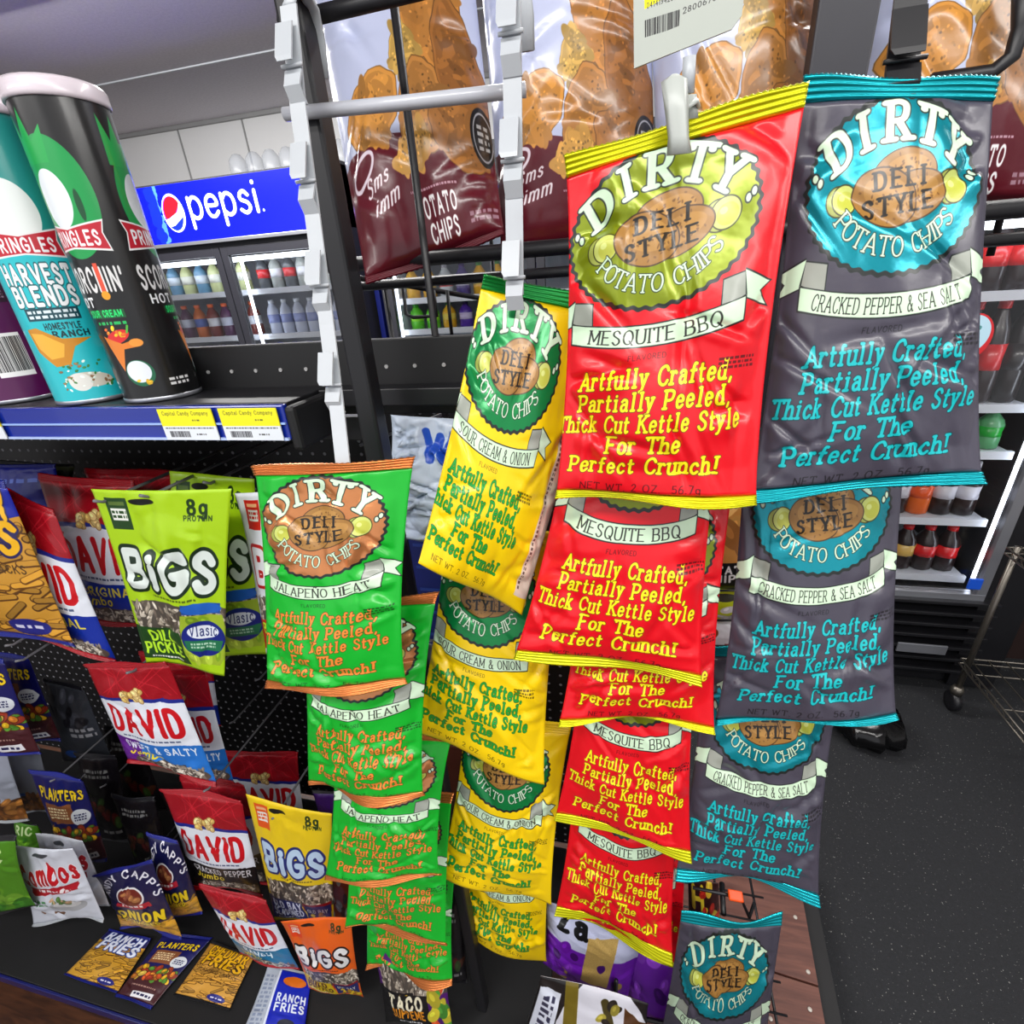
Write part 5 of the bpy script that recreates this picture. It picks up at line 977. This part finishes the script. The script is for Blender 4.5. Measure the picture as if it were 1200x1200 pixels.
mk('price_card', Vc+Vb, [[0, 4, 3, 2, 1], [5, 6, 7, 8, 9]]+[[i, (i+1) % 5, 5+(i+1) % 5, 5+i] for i in range(5)], printmat('price_card_print', c, rough=.25, bump=0), tc, uv=[(0, 1), (1, 1), (1, .12), (.92, 0), (0, 0)]*2, smooth=False)
tube('card_stem', [P(808, 66, .362), P(806, 110, .364)], .0035, M_white, tc, 8)
cl = [P(790, 92, .352), P(794, 130, .350), P(795, 178, .352)]
def plate(pts, ws, th, mat, nm, T):
    V = []; Fc = []
    for p, w_ in zip(pts, ws):
        for dx, d_ in ((-w_, 0), (-w_*.6, -th), (w_*.6, -th), (w_, 0), (w_*.6, th*.4), (-w_*.6, th*.4)): V.append((p[0]+dx, p[1]+d_, p[2]))
    n = len(pts)
    for i in range(n-1):
        for k in range(6): Fc.append([6*i+k, 6*i+(k+1) % 6, 6*i+6+(k+1) % 6, 6*i+6+k])
    Fc += [list(range(6))[::-1], [6*n-6+k for k in range(6)]]; mk(nm, V, Fc, mat, T)
M_clip = pbr('pale_grey_plastic', (.68, .70, .68), .35)
plate([P(790, 88, .354), P(790, 94, .352), P(793, 130, .350), P(795, 160, .349), P(796, 181, .349)], [.002, .0068, .0062, .0055, .0068], .0022, M_clip, 'clip_lever', tc)
plate([P(802, 112, .362), P(804, 140, .360)], [.0065, .0065], .001, M_clip, 'clip_back', tc); tube('clip_spring', [P(800, 130, .352), P(816, 118, .358), P(818, 126, .362)], .0015, M_clip, tc, 6)

# ------------------------------------------------------------------ the chip bags of the four columns
GREEN = (.04, .66, .16); YEL = (.95, .80, .02); RED = (.86, .03, .10); GRY = (.27, .26, .31)
F_green = printmat('film_green', art_dirty(GREEN, (.80, .52, .32), .85, (.90, .52, .20), (.30, .22, .10), 'JALAPENO HEAT'), rough=.36)
F_yel = printmat('film_yellow', art_dirty(YEL, (.03, .50, .25), .5, (.05, .60, .22), (.25, .33, .08), 'SOUR CREAM & ONION', st=.15), rough=.36)
F_red = printmat('film_red', art_dirty(RED, (.50, .56, .06), .5, (.96, .90, .10), (.40, .25, .05), 'MESQUITE BBQ'), rough=.36)
F_gry = printmat('film_grey', art_dirty(GRY, (.06, .58, .64), .8, (.08, .72, .74), (.05, .22, .25), 'CRACKED PEPPER & SEA SALT', st=.05), rough=.36)
S_green = pbr('copper_seal', (.82, .48, .25), .25, .7); S_green2 = pbr('green_seal', (.05, .50, .16), .28, .35); S_yelt = pbr('green_foil_seal', (.05, .50, .20), .25, .6); S_yel = pbr('yellow_seal', (.93, .78, .03), .35)
S_red = pbr('gold_seal', (.80, .80, .04), .24, .6); S_gry = pbr('cyan_seal', (.05, .62, .66), .22, .7)
def chips(label, quad, Ys, mat, sealm, seed, **k):
    kw = dict(mx=.22, thick=.04, nu=60, nv=90, wr=.068, crease=30, seal=(.04, .04), pinch=.08, wave=1.3); kw.update(k)
    grp = kw.pop('group', None)
    if isinstance(Ys, (int, float)): Ys = (Ys,)*4
    if len(Ys) == 2: Ys = (Ys[0], Ys[0], Ys[1], Ys[1])
    return bag('chip_bag', label, 'chip bag', [(a, b, y) for (a, b), y in zip(quad, Ys)], mat, sealm, seed=seed, group=grp, **kw)
# green column
chips('green jalapeno chip bag with copper oval, topmost of the green column', [(298, 545), (485, 536), (472, 809), (309, 808)], (.335, .30), F_green, S_green, 101, thick=.034, ushift=.03)
chips('green jalapeno chip bag, second from the top, its right edge and lower half showing', [(352, 698), (509, 700), (496, 936), (356, 928)], (.362, .318), F_green, S_green, 102)
chips('green jalapeno chip bag, third from the top of the green column', [(392, 846), (527, 868), (513, 1036), (381, 1030)], (.385, .338), F_green, S_green, 103, thick=.032)
chips('green jalapeno chip bag, fourth from the top, only its slogan showing', [(405, 935), (532, 930), (526, 1103), (404, 1090)], (.405, .358), F_green, S_green, 104, thick=.03)
chips('green jalapeno chip bag, lowest of the green column', [(425, 1000), (535, 1005), (532, 1149), (427, 1139)], (.425, .375), F_green, S_green, 105, thick=.03)
# yellow column
chips('yellow sour cream chip bag with dark green oval, topmost and twisted to the left', [(567, 321), (727, 352), (612, 722), (490, 656)], (.40, .42, .385, .335), F_yel, S_yelt, 106, ushift=.21, uscale=1.25, seal=(.045, .0), thick=.045, pinch=.05)
chips('yellow sour cream chip bag, second from the top', [(522, 622), (662, 628), (638, 916), (484, 862)], (.44, .45, .40, .375), F_yel, S_yel, 107, ushift=.1, seal=(.04, 0))
chips('yellow sour cream chip bag, third from the top, its oval half covered', [(545, 838), (670, 845), (646, 1066), (514, 1022)], (.46, .47, .42, .405), F_yel, S_yel, 108, ushift=.06, seal=(.04, 0))
chips('yellow sour cream chip bag, lowest of the yellow column', [(548, 950), (652, 960), (640, 1132), (531, 1090)], (.50, .455), F_yel, S_yel, 109, ushift=.04, seal=(.04, 0))
# red column
chips('red mesquite chip bag with olive oval, topmost and largest', [(664, 190), (954, 87), (886, 591), (649, 586)], (.378, .378, .345, .345), F_red, S_red, 110, ushift=.06, thick=.04, seal=(.05, .03), nu=80, nv=120)
chips('red mesquite chip bag, second from the top', [(688, 398), (858, 408), (822, 801), (602, 770)], (.41, .37), F_red, S_red, 111, ushift=.0)
chips('red mesquite chip bag, third from the top, only its last words showing', [(690, 560), (862, 560), (837, 854), (656, 842)], (.44, .395), F_red, S_red, 112, seal=(.04, .02))
chips('red mesquite chip bag, fourth from the top, flavour ribbon in view', [(690, 705), (822, 712), (810, 1003), (649, 962)], (.465, .415), F_red, S_red, 113, thick=.034)
chips('red mesquite chip bag, fifth from the top', [(678, 850), (806, 858), (788, 1120), (650, 1068)], (.49, .437), F_red, S_red, 114, thick=.034)
chips('red mesquite chip bag, lowest of the red column', [(690, 930), (812, 940), (802, 1134), (664, 1078)], (.515, .462), F_red, S_red, 115, thick=.03)
# grey column
chips('grey cracked pepper chip bag with cyan oval, topmost and largest', [(936, 98), (1172, 90), (1152, 566), (874, 586)], (.41, .41, .37, .37), F_gry, S_gry, 116, seal=(.045, .035), nu=80, nv=120)
chips('grey cracked pepper chip bag, second from the top', [(872, 500), (1068, 500), (1050, 838), (838, 852)], (.45, .40), F_gry, S_gry, 117, seal=(.04, .015))
chips('grey cracked pepper chip bag, third from the top', [(826, 760), (990, 765), (959, 1056), (790, 1020)], (.475, .42), F_gry, S_gry, 118)
chips('grey cracked pepper chip bag, lowest, top seal in view above the brown board', [(798, 1064), (919, 1078), (896, 1285), (758, 1275)], (.44, .42), F_gry, S_gry, 119)

# ------------------------------------------------------------------ large chip bags in the upper basket
W_ch = printmat('film_white', art_chips(), rough=.3, coat=.3); S_wh = pbr('maroon_seal', (.36, .06, .12), .3)
def bigc(label, quad, Ys, seed, **k):
    kw = dict(mx=.22, thick=.07, nu=54, nv=80, wr=.05, crease=18, seal=(.03, .02), pinch=.03); kw.update(k)
    return bag('large_chip_bag', label, 'chip bag', [(a, b, y) for (a, b), y in zip(quad, Ys)], W_ch, S_wh, seed=seed, **kw)
bigc('large white and maroon potato chip bag, leftmost in the upper basket', [(345, -100), (545, -135), (592, 278), (430, 334)], (.66, .66, .57, .525), 201)
bigc('large white and maroon potato chip bag, second from the left in the basket', [(552, -135), (762, -160), (772, 285), (588, 300)], (.66, .66, .62, .62), 202)
bigc('large white and maroon potato chip bag behind the price card', [(750, -170), (975, -215), (962, 262), (772, 285)], (.66, .66, .62, .62), 203)
bigc('large white and maroon potato chip bag, rightmost, above the grey chip bags', [(1005, -230), (1250, -270), (1225, 240), (985, 255)], (.66, .66, .62, .62), 204)

# ------------------------------------------------------------------ stock behind the rack
M_boxb = pbr('blue_carton', (.04, .10, .38), .45, noise=.1)
def pxbox(name, label, cat, a, b, Y, dep, mat, z0=None):
    p = P(a[0], a[1], Y); q = P(b[0], b[1], Y)
    o = box(name, min(p[0], q[0]), max(p[0], q[0]), Y, Y+dep, min(p[2], q[2]), max(p[2], q[2]), mat, bev=.003); tagit(o, label, cat); return o
o = pxbox('blue_carton', 'blue carton behind the topmost green and yellow bags', 'box', (470, 590), (600, 800), .56, .16, M_boxb)
bb = o
for i in range(5): z = P(520, 640+i*26, .56)[2]; box('carton_stripe', wloc(bb)[0]-.06, wloc(bb)[0]+.05, .5585, .5595, z-.0025, z+.0025, cm((.12, .22, .52)), bb, bev=0)
wbag = art_plain((.80, .85, .93), [('t', 'W', .55, .45, .3, (.1, .3, .75)), ('t', 'L', .85, .3, .25, (.15, .35, .8))], u=160)
bag('plastic_carrier_bag', 'crumpled white carrier bag with blue print behind the yellow bag', 'carrier bag', [(462, 484, .50), (560, 496, .50), (600, 640, .49), (440, 625, .49)], printmat('carrier_film', wbag, rough=.4), M_white, thick=.06, seed=301, wr=.26, crease=60, seal=(0, 0), pinch=.1, wave=2.0)
gb('snack_bag', 'dark silver snack bag between the green and the yellow column', [(455, 745), (520, 750), (520, 860), (450, 850)], .56, dks, M_seal_dark, 302)
gb('snack_bag', 'black snack bag lower down between the green and the yellow column', [(498, 1040), (545, 1050), (548, 1150), (505, 1150)], .46, dkb, M_seal_dark, 303)
pxbox('brown_carton', 'rust brown carton between the green and the yellow column', 'box', (488, 868), (600, 1000), .60, .12, pbr('rust_carton', (.30, .12, .06), .6, noise=.2))
gold = art_plain((.80, .55, .25), [('b', 0, 0, 1, .8, [(.85, .62, .3), (.7, .45, .2), (.9, .7, .4)], 12, .16), ('r', 0, .95, 1, 1.5, (.05, .05, .06)), ('t', 'POTATO', .5, 1.16, .14, (.93, .93, .93)), ('t', 'CHIPS', .5, 1.34, .14, (.93, .93, .93))])
pile = [('golden and black potato chip bag showing between the red and grey columns', printmat('gold_pack', gold), (590, 690), .60), ('yellow-green snack pack stacked under the golden chip bag', printmat('lime_pack', art_plain((.75, .80, .10), [('b', 0, .8, 1, 1.4, [(.6, .6, .6), (.8, .8, .8)], 14, .1), ('e', .5, .3, .2, .15, (.2, .2, .15))])), (690, 726), .60),
 ('white snack pack with brown print under the yellow-green pack', printmat('white_pack', art_plain((.86, .86, .88), [('e', .15, .5, .25, .4, (.5, .25, .1)), ('m', .5, 1.1, .9, 1.3, (.6, .1, .1), 1)])), (728, 756), .60), ('white and purple snack pack under the brown-printed one', printmat('violet_pack', art_plain((.88, .88, .9), [('r', 0, .8, 1, 1.5, (.28, .1, .42))])), (758, 782), .60), ('plain white snack pack, lowest of the pile behind the red bags', printmat('pale_pack', art_plain((.80, .82, .86), [('m', .2, .4, .8, .6, (.6, .6, .7), 1)])), (784, 806), .60)]
for k, (l, m, (ya, yb), Y) in enumerate(pile): gb('snack_pack', l, [(812, ya), (885, ya), (885, yb), (812, yb)], Y, m, M_seal_dark, 310+k, seal=(0, 0), nu=20, nv=20, thick=.02)
for i, y_ in enumerate((692, 727, 757, 783)): tube('grid_rod', [P(800, y_, .585), P(890, y_, .585)], .0016, M_black, wr_, 6)
# lower wire shelf with bags
lz = .21
ls = thing('wire_shelf', 'dark wire shelf low down behind the yellow column', 'shelf', (.0, .72, lz-.03))
for i in range(9): y = .47+i*.05; tube('shelf_wire', [(-.1, y, lz), (.33, y, lz)], .0022, M_black, ls, 6)
for i in range(6): x = -.09+i*.08; tube('cross_wire', [(x, .46, lz-.005), (x, .9, lz-.005)], .003, M_black, ls, 6)
tube('shelf_rim', [(-.1, .46, lz+.01), (.33, .46, lz+.01)], .004, M_black, ls, 8)
x = P(722, 1150, .455)[0]; tube('shelf_upright', [(x, .455, .09), (x, .455, lz+.14)], .0038, M_black, ls, 8)
tk = Canvas(260, 1.0, (.42, .10, .68)); tk.rect(0, 0, 1, .38, (.74, .76, .88)); tk.text('za', .28, .22, .2, (.06, .06, .08), a=.14, b=.12, serif=.05); tk.poly([(.45, .2), (.75, .15), (.72, .75), (.42, .7)], (.72, .60, .35)); tk.grain(.1, .42, .15, .75, .75)
for i in range(9): tk.ell(random.Random(i).uniform(0, 1), random.Random(i+50).uniform(.45, .95), .045, .05, (.25, .05, .4) if i % 2 else (.65, .55, .3))
tk.blobs(0, .4, .4, .95, [(.5, .2, .75), (.38, .08, .6)], 12, .05); TK = printmat('violet_white_print', tk)
gb('snack_bag', 'purple and white snack bag lying under the lowest red bags', [(640, 1058), (760, 1085), (735, 1178), (636, 1130)], (.50, .50, .47, .47), TK, M_white, 320, seal=(0, 0), thick=.05)
gb('snack_bag', 'purple foil snack bag left of the lowest grey chip bag', [(728, 1085), (800, 1095), (800, 1205), (738, 1190)], (.51, .51, .48, .48), printmat('violet_foil', art_plain((.42, .12, .66), [('b', 0, 0, 1, 1.4, [(.55, .25, .8), (.3, .06, .5), (.75, .75, .85)], 16, .08)])), M_white, 321, seal=(0, 0), thick=.04)
wk = Canvas(260, 1.2, (.09, .08, .08)); wk.ell(.62, .5, .4, .6, (.80, .80, .84)); wk.rect(.02, .1, .22, .6, (.85, .87, .92)); wk.micro(.07, .15, .18, .55, (.2, .2, .3), 6); wk.line([(.3, .0), (.36, .4), (.28, .8), (.36, 1.2)], .06, (.42, .36, .08)); wk.line([(.62, .1), (.74, .4), (.62, .7), (.7, 1.1)], .035, (.25, .22, .08)); wk.blobs(.58, .1, .78, 1.1, [(.6, .55, .2), (.12, .1, .08)], 26, .035); wk.poly([(.8, .1), (1, .3), (1, 1.2), (.85, 1.2)], (.3, .18, .08))
gb('snack_bag', 'black, white and gold snack bag at the bottom edge under the purple bag', [(634, 1142), (760, 1178), (760, 1262), (596, 1250)], (.53, .53, .50, .50), printmat('black_gold_print', wk), M_white, 322, seal=(0, 0), thick=.04)
# brown base board of the rack
z = .085
e1, e2 = PZ(941, 1056, z), PZ(967, 1200, z); d = (e2-e1); d /= np.linalg.norm(d); nrm = np.array([-d[1], d[0], 0]); nrm = nrm if nrm[0] < 0 else -nrm
A0 = e1-d*.12; T_ = thing('base_board', 'brown wooden base board under the rack, pale screw heads in it', 'board', (A0+d*.3+nrm*.2)*[1, 1, 0]+[0, 0, .009])
def slab(name, a, b, wdt, z0, z1, mat, parent):
    ps = [a, b, b+nrm*wdt, a+nrm*wdt]; V = [(p[0], p[1], z0) for p in ps]+[(p[0], p[1], z1) for p in ps]
    return mk(name, V, [[0, 3, 2, 1], [4, 5, 6, 7], [0, 1, 5, 4], [1, 2, 6, 5], [2, 3, 7, 6], [3, 0, 4, 7]], mat, parent, smooth=False)
L = float(np.linalg.norm(PZ(948, 1152, z)[:2]-A0[:2]))
slab('plank', A0, A0+d*(L-.002), .42, .02, z, M_board, T_); slab('plank', A0+d*(L+.002), A0+d*.55, .42, .02, z-.001, M_board, T_)
slab('edge_trim', A0-nrm*.036, A0+d*.55-nrm*.036, .034, .009, z-.015, M_matte, T_)
for px, py in ((947, 1139), (949, 1183), (932, 1075), (903, 1194)):
    s_ = PZ(px, py, z); V, Fc = lathevf((s_[0], s_[1], z), [(.0045, 0), (.004, .0015), (.001, .002)], 10); mk('screw_head', V, Fc, cm((.75, .72, .68)), T_)
# small hook carrying a torch behind the lowest grey bag
hk = thing('price_hook', 'black hook with an orange marker above the lowest grey chip bag', 'hook', P(860, 1070, .47))
tube('hook_wire', [P(812, 1040, .47), P(868, 1052, .47), P(878, 1075, .47), P(884, 1058, .49)], .0025, M_black, hk, 8); V, Fc = boxvf(*[v for pair in zip(P(854, 1056, .46), P(870, 1044, .475)) for v in sorted(pair)], .002); mk('orange_marker', V, Fc, cm((.92, .32, .08)), hk, smooth=False)
tube('hook_arm', [P(846, 1035, .5), P(848, 1072, .455)], .004, M_black, hk, 8)
gb('snack_pack', 'yellow and red snack pack behind the lowest grey chip bag', [(806, 1030), (842, 1034), (846, 1100), (806, 1100)], .58, printmat('red_gold_pack', art_plain((.2, .08, .08), [('t', 'H', .3, .5, .4, (.9, .8, .2)), ('b', .4, .1, .9, .9, [(.7, .15, .1), (.85, .7, .2)], 10, .09)])), M_seal_dark, 330, seal=(0, 0))
